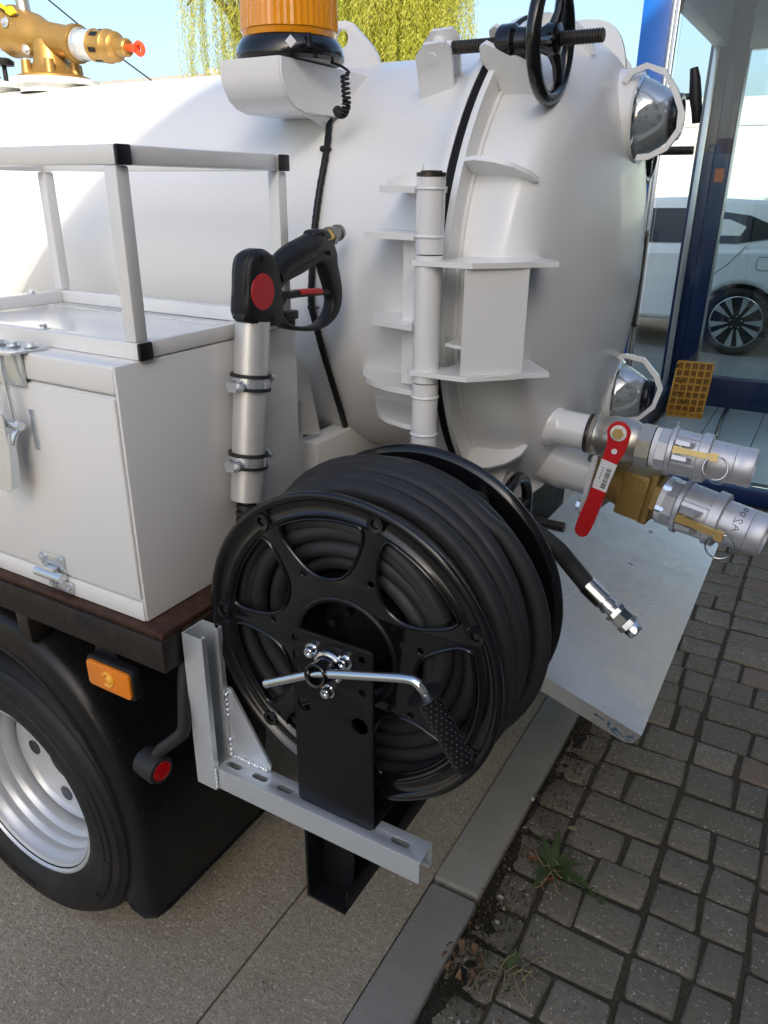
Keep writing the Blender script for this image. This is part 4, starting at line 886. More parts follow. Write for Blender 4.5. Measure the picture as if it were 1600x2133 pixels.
# hose: four wound layers
hose_r = 0.0153; pts = []; NL = 7
random.seed(11)
def layer(R, y0, y1, turns, wob, amp, ph, seed=0):
    """one wound layer: each turn keeps its lane, then crosses to the next; lanes wander"""
    rnd = random.Random(seed); out = []; n = 56*turns
    lane = [y0+(y1-y0)*min(k/(turns-1), 1.0)+rnd.uniform(-amp, amp) for k in range(turns+2)]
    cross = [rnd.uniform(0.15, 0.6) for k in range(turns+2)]; bul = [rnd.uniform(-wob, wob) for k in range(turns+2)]
    for i in range(n+1):
        a = 2*math.pi*i/56+ph; k = i/56; q = int(k); f = k-q
        s = min(max((f-cross[q])/0.35, 0), 1); s = s*s*(3-2*s)
        y = lane[q]*(1-s)+lane[q+1]*s+amp*0.5*math.sin(a*1.3+q*2.1); y = min(max(y, y0-0.004), y1+0.004)
        r = R+(bul[q]*(1-s)+bul[q+1]*s)+wob*0.5*math.sin(2.1*a+q*1.7)
        r -= 0.050*max(0, 1-i/16)+0.050*max(0, 1-(n-i)/16)          # both ends dive under the other turns
        out.append(V(RC.x+math.cos(a)*r, y, RC.z+math.sin(a)*r))
    return out
b = B()
ya, yb = RY0+0.023, RY1-0.024
for (R, t, wob, amp, cutb) in ((0.141, 8, 0.001, 0.001, 0), (0.170, 8, 0.002, 0.0015, 0), (0.199, 8, 0.002, 0.002, 0.006), (0.227, 7, 0.003, 0.003, 0.028)):
    b.tube(layer(R, ya, yb-cutb, t, wob, amp, R*30, 2), hose_r, 12)
b.tube(layer(0.2535, ya+0.010, yb-0.046, 6, 0.005, 0.0075, 2.2, 5), hose_r*1.02, 14)
b.tube(layer(0.264, ya+0.045, yb-0.075, 2, 0.006, 0.012, 0.9, 9), hose_r*1.02, 14)
hs = obj('hose', b, 'black_rubber', reel, 80)
# free end with crimped fitting, past the rear flange
e = [V(RC.x+0.10, RY1-0.03, RC.z+0.205), V(-0.42, RY1+0.03, RC.z+0.175), at(1150, 1135, 1, 1.15), at(1185, 1172, 1, 1.165), at(1226, 1222, 1, 1.17)]
ep = smooth_loop(e, 8, False); obj('hose_tail', B().tube(ep, 0.0155, 14), 'black_rubber', hs, 80)
f0 = at(1224, 1219, 1, 1.17); f1 = at(1325, 1318, 1, 1.165); fd = (f1-f0).normalized(); L_ = (f1-f0).length
b = B().lathe(f0, fd, [(-0.002, 0.0145), (-0.002, 0.0172), (0.036, 0.0172), (0.038, 0.0150), (0.044, 0.0150), (0.044, 0.0165), (0.052, 0.0165), (0.053, 0.0125), (0.060, 0.0125)], 24)
b.cyl(f0+fd*0.060, f0+fd*0.068, 0.0185, n=6); b.cyl(f0+fd*0.0683, f0+fd*0.086, 0.0175, n=6, rot=0.3); b.cyl(f0+fd*0.0863, f0+fd*0.096, 0.0185, n=6)
b.lathe(f0+fd*0.0962, fd, [(0, 0), (0, 0.0135), (0.002, 0.0145), (0.014, 0.0145), (0.016, 0.013), (0.016, 0.010), (0.004, 0.009)], 20)
obj('hose_fitting', b, 'bright_steel', hs, 35)
# stand plates
def stand(y, lab=None):
    o = V(RC.x, y, RC.z); q = lambda px, py: ((at(px, py, 1, 0.8135)-V(RC.x, 0.8135, RC.z)).x, (at(px, py, 1, 0.8135)-V(RC.x, 0.8135, RC.z)).z)
    xl, xr = -0.076, 0.074; zt, zb_ = 0.043, CZ1+0.001-RC.z
    hl_ = []
    for px, py, r in ((617, 1327, 0.0058), (618, 1361, 0.0078), (755, 1374, 0.0062), (622, 1394, 0.0052), (757, 1443, 0.0062), (636, 1466, 0.0125), (751, 1512, 0.0150)):
        c = q(px, py); hl_.append(circ(c[0], c[1], r, 20))
    return obj('stand_plate', plate(rpoly([(xl, zb_), (xr, zb_), (xr, zt), (xl, zt)], 0.010), hl_, o, (1, 0, 0), (0, 0, 1), 0.005, 0.001), 'black_paint', reel, 40)
sp = stand(0.8135)
stand(RY1+0.045)
b = B().box((RC.x-0.078, 0.8165, CZ1+0.001), (RC.x+0.074, RY1+0.052, CZ1+0.006), 0.001); obj('base_plate', b, 'black_paint', reel)
b = B()
for px, py in ((648, 1356), (717, 1380), (682, 1441)):
    p = at(px, py, 1, 0.807)
    b.cut().lathe(V(p.x, 0.811, p.z), (0, -1, 0), [(0, 0), (0, 0.0125), (0.0025, 0.0125), (0.0025, 0.0095), (0.008, 0.0090), (0.012, 0.0085), (0.013, 0.0075), (0.013, 0.0045), (0.010, 0.0042), (0.010, 0)], 18)
obj('plate_bolt', b, 'bright_steel', sp)
# shaft, crank rod and folding grip
sc = at(689, 1388, 1, 0.811); s1 = at(653, 1411, 1, 0.765); sc = V(sc.x, 0.8105, sc.z); s1 = V(s1.x, 0.768, s1.z)
crank = obj('crank', B().lathe(sc, s1-sc, [(0, 0.0195), ((s1-sc).length, 0.0195), ((s1-sc).length+0.001, 0.0180), ((s1-sc).length, 0.0145), ((s1-sc).length-0.016, 0.0140), ((s1-sc).length-0.016, 0)], 28), 'black_gloss', reel)
b = B().torus(sc+V(0, -0.004, 0), (0, 1, 0), 0.024, 0.0045, 24, 8, (0.3, 4.0)); obj('collar', b, 'bright_steel', crank)
yr = 0.778
rod = [at(554, 1424, 1, yr-0.004), at(650, 1404, 1, yr), at(690, 1404, 1, yr), at(780, 1409, 1, yr), at(848, 1414, 1, yr), at(868, 1422, 1, yr), at(880, 1436, 1, yr), at(890, 1452, 1, yr)]
obj('crank_rod', B().tube([rod[0]]+smooth_loop(rod[1:], 6, False), 0.0072, 14), 'bright_steel', crank, 60)
g0 = at(886, 1446, 1, yr); g1 = at(972, 1600, 1, yr+0.012); gd = (g1-g0).normalized(); gl = (g1-g0).length
grip = obj('crank_grip', B().lathe(g0, gd, [(0.0, 0.0), (0.0, 0.028), (0.0015, 0.0285), (0.003, 0.028), (0.004, 0.016), (gl-0.004, 0.0162), (gl, 0.014), (gl+0.001, 0)], 32), 'black_plastic', crank)
b = B(); u, w, _ = frame(gd)
for k in range(14):
    for j in range(12):
        a = j*2*math.pi/12+(k % 2)*0.26; p = g0+gd*(0.012+k*(gl-0.02)/14)+(u*math.cos(a)+w*math.sin(a))*0.0162
        b.sphere(p, 0.0013, n=6, m=4)
mat('grip_dot', (0.10, 0.10, 0.105), 0.4)
d_ = obj('grip_dots', b, 'grip_dot', crank); d_['kind'] = 'stuff'
obj('grip_end', B().cyl(g1, g1+gd*0.003, 0.005, n=12), 'bright_steel', crank)
# ================================================================= OUTLETS: valve and cam couplings
def outlet(P0, P1, name, label):
    d = (P1-P0).normalized(); return d
# -- upper outlet
U0, U1 = at(1150, 885, 1, 1.575), at(1572, 977, 1, 1.575); ud = (U1-U0).normalized(); UL = (U1-U0).length
up = lambda px: U0+ud*((px-1150)/(1572-1150)*UL)
us = lambda px: (px-1150)/(1572-1150)*UL
side_u = ud.cross(V(0, 0, 1)).normalized()
if side_u.y > 0: side_u = -side_u                      # towards the photographer
nrm_u = side_u.cross(ud).normalized(); nrm_u = nrm_u if nrm_u.z > 0 else -nrm_u
obj('outlet_pipe', B().lathe(U0, ud, [(-0.06, 0.050), (-0.02, 0.049), (0.006, 0.047), (0.014, 0.041), (0.024, 0.0385), (us(1242), 0.0385), (us(1242), 0.030)], 36), 'white_paint', tank)
uv = thing('ball_valve', 'nickel ball valve with long red lever on the upper outlet pipe', 'valve', tuple(up(1260)))
b = B().lathe(U0, ud, [(us(1238), 0.034), (us(1238), 0.0400), (us(1243), 0.0440), (us(1250), 0.0445), (us(1252), 0.0415), (us(1262), 0.0405), (us(1268), 0.0435), (us(1285), 0.0475), (us(1312), 0.0480), (us(1332), 0.0455), (us(1344), 0.0405), (us(1346), 0.034)], 36)
obj('valve_body', b, 'nickel', uv)
obj('thread_tape', B().lathe(U0, ud, [(us(1233), 0.0390), (us(1233), 0.0425), (us(1238), 0.0435), (us(1242.5), 0.0430), (us(1242.5), 0.039)], 30), 'dark_steel', uv)
obj('valve_hex', B().cyl(up(1344), up(1372), 0.0455, n=8, rot=0.3), 'nickel', uv, 20)
sp0 = at(1289, 905, 1, 1.575); sp0 = up(1287)+side_u*0.046

hy = (sp0+side_u*0.014).y
hpts = [at(px, py, 1, hy) for px, py in ((1289, 902), (1284, 930), (1270, 962), (1255, 1000), (1240, 1040), (1222, 1082), (1213, 1103))]
hw = [0.0235, 0.0200, 0.0165, 0.0150, 0.0150, 0.0165, 0.0150]
cl_ = smooth_loop(hpts, 6, False); ws = []
for i in range(len(cl_)):
    k = i/(len(cl_)-1)*(len(hw)-1); j = min(int(k), len(hw)-2); ws.append(hw[j]+(hw[j+1]-hw[j])*(k-j))
def lever(i0, i1, th, off, name, m, wscale=1.0, capA=False, capB=False):
    L = []; Rr = []
    for i in range(i0, i1+1):
        t = (cl_[min(i+1, len(cl_)-1)]-cl_[max(i-1, 0)]).normalized(); q = V(0, 1, 0).cross(t).normalized()
        p = cl_[i]+V(0, off, 0); L.append(p+q*ws[i]*wscale); Rr.append(p-q*ws[i]*wscale)
    if capA:
        t = (cl_[i0+1]-cl_[i0]).normalized(); q = V(0, 1, 0).cross(t).normalized(); A = [cl_[i0]+V(0, off, 0)+(-q*math.cos(a)-t*math.sin(a))*ws[i0]*wscale for a in [math.pi*k/8 for k in range(1, 8)]]
    else: A = []
    if capB:
        t = (cl_[i1]-cl_[i1-1]).normalized(); q = V(0, 1, 0).cross(t).normalized(); Z = [cl_[i1]+V(0, off, 0)+(q*math.cos(a)+t*math.sin(a))*ws[i1]*wscale for a in [math.pi*k/8 for k in range(1, 8)]]
    else: Z = []
    return B().prism(L+Z+list(reversed(Rr))+A, (0, th, 0))
n_ = len(cl_)-1
lv = obj('lever', lever(0, n_, 0.006, 0, 'lever', 'red_plastic', 1.0, True, True), 'red_plastic', uv, 30, label='long red lever with white label')
obj('lever_sleeve', lever(int(n_*0.60), n_, 0.011, -0.0035, '', '', 1.06, False, True), 'red_plastic', lv, 30)
obj('label', lever(int(n_*0.36), int(n_*0.60), 0.0075, -0.0010, '', '', 1.03), 'white_plastic', lv, 30)
b = B(); random.seed(3)
ia, ib = int(n_*0.41), int(n_*0.56); t = (cl_[ib]-cl_[ia]).normalized(); q = V(0, 1, 0).cross(t).normalized(); LL = (cl_[ib]-cl_[ia]).length; s = 0.0
while s < LL:
    w_ = random.choice((0.0007, 0.0012, 0.0018)); p = cl_[ia]+t*s+V(0, -0.00115, 0)
    b.prism([p-q*0.0005, p-q*0.0105, p-q*0.0105+t*w_, p-q*0.0005+t*w_], (0, -0.0002, 0)); s += w_+random.choice((0.0008, 0.0014, 0.002))
for k in range(5): p = cl_[ia]+t*(0.002+k*0.006)+q*0.006+V(0, -0.00115, 0); b.prism([p, p+q*0.0022, p+q*0.0022+t*0.003, p+t*0.003], (0, -0.0002, 0))
obj('barcode', b, 'ink', lv)
obj('stem', B().cyl(cl_[0]+V(0, 0.045, 0), cl_[0]+V(0, 0.0062, 0), 0.010, n=14), 'brass', uv)
b = B().cyl(cl_[0]+V(0, -0.0005, 0), cl_[0]+V(0, -0.0035, 0), 0.0165, n=20); obj('washer', b, 'white_plastic', lv)
b = B().cyl(cl_[0]+V(0, -0.0035, 0), cl_[0]+V(0, -0.0105, 0), 0.0115, n=6); obj('lever_nut', b, 'brass', lv)
obj('rivet', B().cyl(cl_[8]+V(0, -0.0004, 0), cl_[8]+V(0, -0.002, 0), 0.006, n=14), 'white_plastic', lv)

def coupling(o, d, s, nrm, side, k, name, label, male, lever_dir, group, back=0.0):
    """cam-and-groove coupling from station 0 to 1; k = size factor"""
    t = thing(name, label, 'coupling', tuple(o))
    b = B().cyl(o, o+d*0.020*k, 0.047*k, n=8, rot=0.2); obj('hex', b, 'cast_aluminium', t, 20)
    obj('seal', B().lathe(o-d*0.011*k, d, [(0, 0.03*k), (0, 0.0435*k), (0.0105*k, 0.0440*k), (0.0105*k, 0.03*k)], 36), 'white_plastic', t)
    b = B().lathe(o, d, [(0.0205*k, 0.03*k), (0.0205*k, 0.049*k), (0.023*k, 0.0525*k), (0.031*k, 0.0525*k), (0.033*k, 0.0480*k), (0.080*k, 0.0465*k), (0.082*k, 0.052*k), (0.100*k, 0.051*k), (0.103*k, 0.046*k), (0.103*k, 0.030*k)], 40)
    bd = obj('coupling_body', b, 'cast_aluminium', t, 30)
    b = B()
    for a in (0.9, 2.2, 4.0, 5.4):
        e = nrm*math.cos(a)+side*math.sin(a); f = d.cross(e)
        b.cut().prism([o+d*0.033*k+e*0.044*k-f*0.003*k, o+d*0.033*k+e*0.044*k+f*0.003*k, o+d*0.033*k+e*0.051*k+f*0.003*k, o+d*0.033*k+e*0.051*k-f*0.003*k], d*0.049*k)
    obj('body_rib', b, 'cast_aluminium', bd, 20)
    for sg in (1, -1):
        e = side*sg; c = o+d*0.046*k+e*0.048*k
        b = B()
        for z in (-1, 1): b.cut().prism([c+nrm*z*0.011*k-e*0.006*k-d*0.014*k, c+nrm*z*0.011*k-e*0.006*k+d*0.028*k, c+nrm*z*0.011*k+e*0.012*k+d*0.018*k, c+nrm*z*0.011*k+e*0.012*k-d*0.010*k], nrm*z*0.009*k)
        obj('cam_ear', b, 'cast_aluminium', bd, 20)
        b = B().cyl(c-nrm*0.022*k+e*0.004*k, c+nrm*0.022*k+e*0.004*k, 0.0040*k, n=10); obj('cam_pin', b, 'zinc', t)
        dd = (d+lever_dir*0.0).normalized()
        a0 = c+e*0.006*k-d*0.012*k; a1 = c+e*0.014*k+d*0.072*k
        dd = (a1-a0).normalized(); ee = dd.cross(nrm).normalized()
        b = B().prism([a0-nrm*0.008*k, a0+nrm*0.008*k, a0+dd*0.03*k+nrm*0.0055*k, a1+nrm*0.0065*k, a1-nrm*0.0065*k, a0+dd*0.03*k-nrm*0.0055*k], e*0.008*k)
        b.prism([a1-nrm*0.0085*k-dd*0.011*k-e*0.001*k, a1+nrm*0.0085*k-dd*0.011*k-e*0.001*k, a1+nrm*0.0085*k+dd*0.004*k-e*0.001*k, a1-nrm*0.0085*k+dd*0.004*k-e*0.001*k], e*0.013*k)
        ar = obj('cam_arm', b, 'brass', t, 20)
        rg = B().torus(a1-nrm*0.020*k+d*0.004+e*0.004, e*0.9+d*0.25, 0.0235*k, 0.0016*k, 32, 8); obj('pull_ring', rg, 'bright_steel', ar, 60)
    b = B().lathe(o, d, [(0.0, 0.030*k), (0.098*k, 0.030*k), (0.098*k, 0.0415*k), (0.105*k, 0.0410*k), (0.150*k, 0.0402*k), (0.151*k, 0.0412*k), (0.152*k, 0.0402*k), (s-0.030*k, 0.0395*k), (s-0.024*k, 0.0405*k), (s-0.004*k, 0.0405*k), (s, 0.0385*k), (s, 0.0335*k), (s-0.06*k, 0.0330*k), (s-0.061*k, 0.0)], 44)
    obj('hose_tail', b, 'cast_aluminium', t, 35)
    b = B().torus(o+d*0.024*k+nrm*0.056*k-side*0.006, d, 0.006*k, 0.0018*k, 16, 6); obj('chain_eye', b, 'zinc', t)
    return t
oU = up(1385); kU = 0.97
coupling(oU, ud, (U1-oU).length, (nrm_u*math.cos(0.38)-side_u*math.sin(0.38)), (side_u*math.cos(0.38)+nrm_u*math.sin(0.38)), kU, 'cam_coupling', 'aluminium cam lock hose coupling with brass arms and pull ring on the red-lever valve', True, nrm_u, None)
# -- lower outlet
Q0, Q1 = at(1175, 962, 1, 1.66), at(1585, 1115, 1, 1.60); qd = (Q1-Q0).normalized(); QL = (Q1-Q0).length
qs = lambda px: (px-1175)/(1585-1175)*QL
qp = lambda px: Q0+qd*qs(px)
side_q = qd.cross(V(0, 0, 1)).normalized(); side_q = -side_q if side_q.y > 0 else side_q
nrm_q = side_q.cross(qd).normalized(); nrm_q = nrm_q if nrm_q.z > 0 else -nrm_q
obj('outlet_pipe', B().lathe(Q0, qd, [(-0.08, 0.064), (0.01, 0.062), (0.03, 0.056), (qs(1268), 0.054), (qs(1268), 0.045)], 36), 'white_paint', tank)
lv2 = thing('gate_valve', 'ochre cast gate valve with square bolted flange on the lower outlet', 'valve', tuple(qp(1300)))
def qplate(s, th, h, m, nm, holes=True):
    hl_ = [circ(0, 0, 0.035, 24)]
    return obj(nm, plate(rpoly([(-h, -h), (h, -h), (h, h), (-h, h)], 0.012), hl_, qp(s), side_q, nrm_q, th, 0.0012), m, lv2)
qplate(1262, 0.012, 0.076, 'white_plastic', 'pipe_flange')
qplate(1275, 0.010, 0.076, 'bronze_paint', 'valve_flange')
b = B()
for a in (-1, 1):
    for c in (-1, 1):
        p = qp(1280)+side_q*a*0.060+nrm_q*c*0.060
        b.cut().cyl(p, p+qd*0.006, 0.0125, n=6); b.cyl(p+qd*0.006, p+qd*0.012, 0.008, n=12); p2 = qp(1255)+side_q*a*0.060+nrm_q*c*0.060; b.cut().cyl(p2, p2-qd*0.009, 0.0125, n=6)
obj('flange_bolt', b, 'bright_steel', lv2)
b = B().lathe(Q0, qd, [(qs(1278), 0.045), (qs(1278), 0.050), (qs(1306), 0.048), (qs(1316), 0.052), (qs(1322), 0.045)], 32); obj('neck', b, 'bronze_paint', lv2)
def qbox(s0, s1, h, w_, nm, m, bev=0.004):
    c = qp((s0+s1)/2); L = (qs(s1)-qs(s0))/2
    M = Matrix(((qd.x, side_q.x, nrm_q.x, c.x), (qd.y, side_q.y, nrm_q.y, c.y), (qd.z, side_q.z, nrm_q.z, c.z), (0, 0, 0, 1)))
    return obj(nm, B().box((-L, -w_, -h), (L, w_, h), bev, M), m, lv2, 30)
gb = qbox(1318, 1372, 0.052, 0.048, 'gate_housing', 'bronze_paint')
qbox(1366, 1384, 0.060, 0.036, 'gate_rib', 'bronze_paint')
obj('outlet_hex', B().cyl(qp(1383), qp(1402), 0.050, n=6, rot=0.25), 'bronze_paint', lv2, 20)
# cast emblem on the housing: ring with bars, and the letters CO
ec = qp(1345)+side_q*0.0485
b = B().torus(ec, side_q, 0.0135, 0.0011, 28, 6); b.torus(ec+nrm_q*0.002, side_q, 0.0058, 0.0013, 20, 6, (0.6, 4.6))
b.tube([ec-qd*0.004+nrm_q*0.004, ec+qd*0.004-nrm_q*0.006], 0.0012, 6)
c1 = ec+nrm_q*0.034+qd*0.006; b.torus(c1-qd*0.008, side_q, 0.0065, 0.0012, 18, 6, (0.9, 5.3)); b.torus(c1+qd*0.009, side_q, 0.0065, 0.0012, 18, 6)
obj('cast_emblem', b, 'bronze_paint', lv2, 60)
oQ = qp(1407); kQ = 1.14
b = B().cyl(qp(1396), qp(1412), 0.0535, n=6, rot=0.1); obj('zinc_hex', b, 'bright_steel', lv2, 20)
coupling(oQ, qd, (Q1-oQ).length+0.01, nrm_q, side_q, kQ, 'cam_coupling', 'larger aluminium cam lock hose coupling with ink marking, on the ochre gate valve', True, nrm_q, None)
# marker-pen writing on the lower hose tail: A 2 0 0, upside down
def pen(strokes, s0, r, scale, a0):
    bb = B()
    for st in strokes:
        pts = []
        for (x, y) in st:
            a = a0-y*scale/r; e = side_q*math.cos(a)+nrm_q*math.sin(a)
            pts.append(qp(1585)-qd*(s0-x*scale)+e*(r+0.0006))
        bb.tube(smooth_loop(pts, 4, False), 0.0007, 5)
    return bb
# strokes drawn in (along, up) units of one letter height
S_ = [[(0.0, 0.2), (0.9, 0.55), (0.1, 1.0)], [(0.45, 0.35), (0.5, 0.85)],
      [(0.7, -0.05), (0.98, -0.3), (0.75, -0.6), (0.35, -0.3), (0.0, -0.05)], [(0.0, -0.05), (0.03, -0.65)],
      [(0.3, -1.25), (0.85, -1.1), (0.8, -1.6), (0.35, -1.65), (0.3, -1.25)], [(0.4, -2.15), (0.9, -2.0), (0.85, -2.45), (0.45, -2.55), (0.4, -2.15)]]
wr = pen(S_, 0.052, 0.0405*kQ, 0.0165, 0.52)
obj('ink_writing', wr, 'ink', lv2, 60)

# ================================================================= BRASS RELIEF VALVE on the tank top
bv = thing('relief_valve', 'golden cast brass tee fitting with hose clamps on top of the tank', 'valve', (-2.16, 1.76, 1.87))
bq = lambda px, py, y=1.76: at(px, py, 1, y)
c0 = bq(115, 178)
obj('mounting_flange', B().lathe(V(c0.x, 1.76, 1.855), (0, 0, 1), [(0, 0.10), (0.020, 0.10), (0.022, 0.125), (0.036, 0.127), (0.038, 0.120), (0.038, 0.0)], 40), 'white_paint', bv)
zb0 = 1.894
obj('foot', B().lathe(V(c0.x, 1.76, zb0), (0, 0, 1), [(0, 0), (0, 0.104), (0.006, 0.104), (0.010, 0.090), (0.018, 0.080), (0.024, 0.066), (0.040, 0.054), (0.06, 0.048), (0.10, 0.048)], 40), 'cast_brass', bv)
b = B()
for k in range(6):
    a = RAD(15+60*k); p = V(c0.x+math.cos(a)*0.078, 1.76+math.sin(a)*0.078, zb0+0.010); b.cut().cyl(p, p+V(0, 0, 0.035), 0.016, 0.013, n=12)
obj('lug', b, 'cast_brass', bv)
h0, h1 = bq(30, 66), bq(165, 92); hd = (h1-h0).normalized(); hL = (h1-h0).length
obj('body', B().lathe(h0, hd, [(-0.01, 0.0), (-0.01, 0.066), (0.004, 0.070), (0.014, 0.066), (0.03, 0.064), (0.06, 0.063), (0.10, 0.058), (0.130, 0.048), (0.150, 0.043), (hL-0.02, 0.042), (hL-0.018, 0.050), (hL, 0.050), (hL, 0)], 40), 'cast_brass', bv)
b = B().cut(); bolt(b, h0+hd*0.05+V(0, -0.062, 0.02), (0, -1, 0.2), 0.008, 0.008); b.cut(); bolt(b, h0+hd*0.11+V(-0.0, -0.05, -0.04), (0, -1, -0.3), 0.008, 0.008); obj('bolt', b, 'zinc', bv)
e0 = h1; ed = (bq(330, 84)-h1).normalized(); ed = (hd+ed).normalized()
obj('clear_hose', B().lathe(e0, ed, [(-0.01, 0.036), (-0.01, 0.040), (0.075, 0.038), (0.075, 0.034)], 32), 'galvanised', bv)
obj('hose_clamp', B().lathe(e0, ed, [(0.004, 0.0405), (0.004, 0.043), (0.022, 0.043), (0.022, 0.0405)], 32), 'zinc', bv)
b = B().lathe(e0+ed*0.062, ed, [(0, 0), (0, 0.038), (0.006, 0.042), (0.012, 0.039), (0.050, 0.039), (0.054, 0.043), (0.062, 0.043), (0.066, 0.040), (0.088, 0.038), (0.094, 0.032), (0.098, 0.024), (0.132, 0.023), (0.136, 0.019), (0.136, 0)], 32)
ss = obj('strainer', b, 'cast_brass', bv)
b = B(); u, w, _ = frame(ed)
for k in range(6):
    a = RAD(60*k+20); e = u*math.cos(a)+w*math.sin(a); f = ed.cross(e); p = e0+ed*0.093+e*0.0378
    b.cut().prism([p-ed*0.013-f*0.006, p+ed*0.013-f*0.006, p+ed*0.013+f*0.006, p-ed*0.013+f*0.006], e*0.0035)
obj('slot', b, 'black_gloss', ss)
r0 = e0+ed*0.198; b = B().tube([r0-ed*0.004, r0+ed*0.02, r0+ed*0.034], [0.009, 0.011, 0.012], 10); b.torus(r0+ed*0.042, V(0, 1, 0.2), 0.014, 0.006, 20, 8); obj('pull_knob', b, 'red_orange', bv)
# left hose stub with clamp, gauge pipe above
l0 = h0-hd*0.012
obj('hose_stub', B().lathe(l0, -hd, [(-0.01, 0.0), (-0.01, 0.054), (0.6, 0.056), (0.6, 0)], 32), 'black_rubber', bv)
b = B().lathe(l0, -hd, [(0.012, 0.0555), (0.012, 0.059), (0.040, 0.059), (0.040, 0.0555)], 32); b.box(l0-hd*0.03+V(-0.015, -0.080, 0.0), l0-hd*0.012+V(0.015, -0.058, 0.040), 0.003); obj('hose_clamp', b, 'zinc', bv)
g0_ = h0+hd*0.06+V(0, 0, 0.055); b = B().cyl(g0_, g0_+V(-0.01, 0, 0.10), 0.019, n=18); b.cyl(g0_+V(-0.01, 0, 0.09), g0_+V(-0.16, -0.02, 0.10), 0.018, n=18); obj('riser_pipe', b, 'nickel', bv)
b = B().prism([bq(8, 16, 1.70), bq(20, 12, 1.70), bq(30, 26, 1.70), bq(20, 32, 1.70), bq(10, 24, 1.70)], (0, 0.01, 0)); b.tube([bq(-30, -10, 1.70), bq(12, 18, 1.70)], 0.006, 8)
mat('yellow_plastic', (0.85, 0.66, 0.02), 0.4); obj('tag', b, 'yellow_plastic', bv)
# manway with wing nuts beside it
mw = thing('manway_cover', 'white round manway cover with black wing knobs on the tank top', 'manway', (-2.62, 1.70, 1.86))
obj('cover', B().lathe(V(-2.62, 1.74, 1.85), (0, 0, 1), [(0, 0.24), (0.03, 0.24), (0.031, 0.27), (0.045, 0.27), (0.06, 0.2), (0.075, 0.1), (0.08, 0)], 48), 'white_paint', mw)
b = B()
for a in (-60, 0, 60, 120, 180, 240): 
    p = V(-2.62+0.25*math.cos(RAD(a)), 1.74+0.25*math.sin(RAD(a)), 1.90); b.cut().cyl(p, p+V(0, 0, 0.05), 0.007, n=10)
    b.lathe(p+V(0, 0, 0.04), (0, 0, 1), [(0, 0), (0, 0.03), (0.012, 0.032), (0.02, 0.02), (0.02, 0)], 12)
obj('wing_knob', b, 'black_plastic', mw)
# ================================================================= GLASS PORCH at the right
VX, VY0, VY1, VZ = -1.10, 4.40, 6.40, 2.78
porch = thing('glass_porch', 'blue-framed glass entrance porch beyond the tank', 'porch', (0.6, 5.4, 0))
obj('corner_column', B().box((VX, VY0, 0.0), (VX+0.135, VY0+0.14, VZ), 0.006), 'blue_frame', porch)
obj('corner_column', B().box((VX, VY1, 0.0), (VX+0.135, VY1+0.14, VZ), 0.006), 'navy_frame', porch)
obj('mullion', B().box((VX+0.1355, VY1+0.005, 0.0), (VX+0.245, VY1+0.115, VZ-0.001), 0.005), 'navy_frame', porch)
b = B()
for x0, x1, y0, y1 in ((VX+0.1355, VX+0.150, VY0+0.02, VY0+0.06), (VX+0.152, VX+0.168, VY0+0.03, VY0+0.06), (VX+0.03, VX+0.07, VY1-0.05, VY1-0.01), (VX+0.246, VX+0.262, VY1+0.02, VY1+0.07)):
    b.cut().box((x0, y0, 0.05), (x1, y1, VZ-0.12), 0.002)
obj('silver_profile', b, 'silver_frame', porch)
obj('front_sill', B().box((VX+0.136, VY0-0.02, 0.0), (2.95, VY0+0.14, 0.085), 0.006), 'navy_frame', porch)
obj('back_sill', B().box((VX+0.2465, VY1+0.01, 0.02), (2.95, VY1+0.12, 0.255), 0.006), 'navy_frame', porch)
obj('side_sill', B().box((VX+0.02, VY0+0.1405, 0.0), (VX+0.11, VY1-0.0005, 0.16), 0.006), 'navy_frame', porch)
obj('back_head', B().box((VX+0.2465, VY1+0.01, 2.50), (2.95, VY1+0.12, VZ-0.002), 0.006), 'ceiling_panel', porch)
obj('side_head', B().box((VX+0.02, VY0+0.1405, 2.52), (VX+0.11, VY1-0.0005, VZ-0.002), 0.006), 'ceiling_panel', porch)
obj('roof', B().box((VX, VY0, VZ+0.001), (3.0, VY1+0.14, VZ+0.12), 0.006), 'ceiling_panel', porch)
obj('pane', B().box((VX+0.18, VY0+0.06, 0.0855), (2.90, VY0+0.068, VZ-0.001)), 'window_glass', porch, label='front glass pane')
obj('pane', B().box((VX+0.248, VY1+0.06, 0.256), (0.9, VY1+0.068, 2.499)), 'window_glass', porch, label='rear glass pane')
for (x, z) in ((VX+0.16, 1.665), (VX+0.05, 0.42)):
    obj('orange_sticker', B().box((x, VY1+0.0010, z), (x+0.06, VY1+0.0045, z+0.09), 0.0), 'orange_sticker', porch)
b = B().tube(smooth_loop([V(-0.93, VY0-0.01, 1.40), V(-0.93, VY0-0.06, 1.39), V(-0.93, VY0-0.065, 1.34), V(-0.93, VY0-0.065, 0.98), V(-0.93, VY0-0.06, 0.93), V(-0.93, VY0-0.01, 0.92)], 4, False), 0.014, 10)
obj('pull_handle', b, 'dark_steel', porch)
fl = B().box((VX+0.136, VY0+0.141, -0.04), (2.95, VY1+0.005, 0.022)); obj('floor_bed', fl, 'grout', porch)
for ix in range(9):
    for iy in range(6):
        x = VX+0.14+ix*0.335; y = VY0+0.145+iy*0.315
        obj('tile', B().box((x+0.003, y+0.003, 0.0225), (min(x+0.332, 2.94), min(y+0.312, VY1), 0.030), 0.0015, seg=1), 'tile', porch, 30)

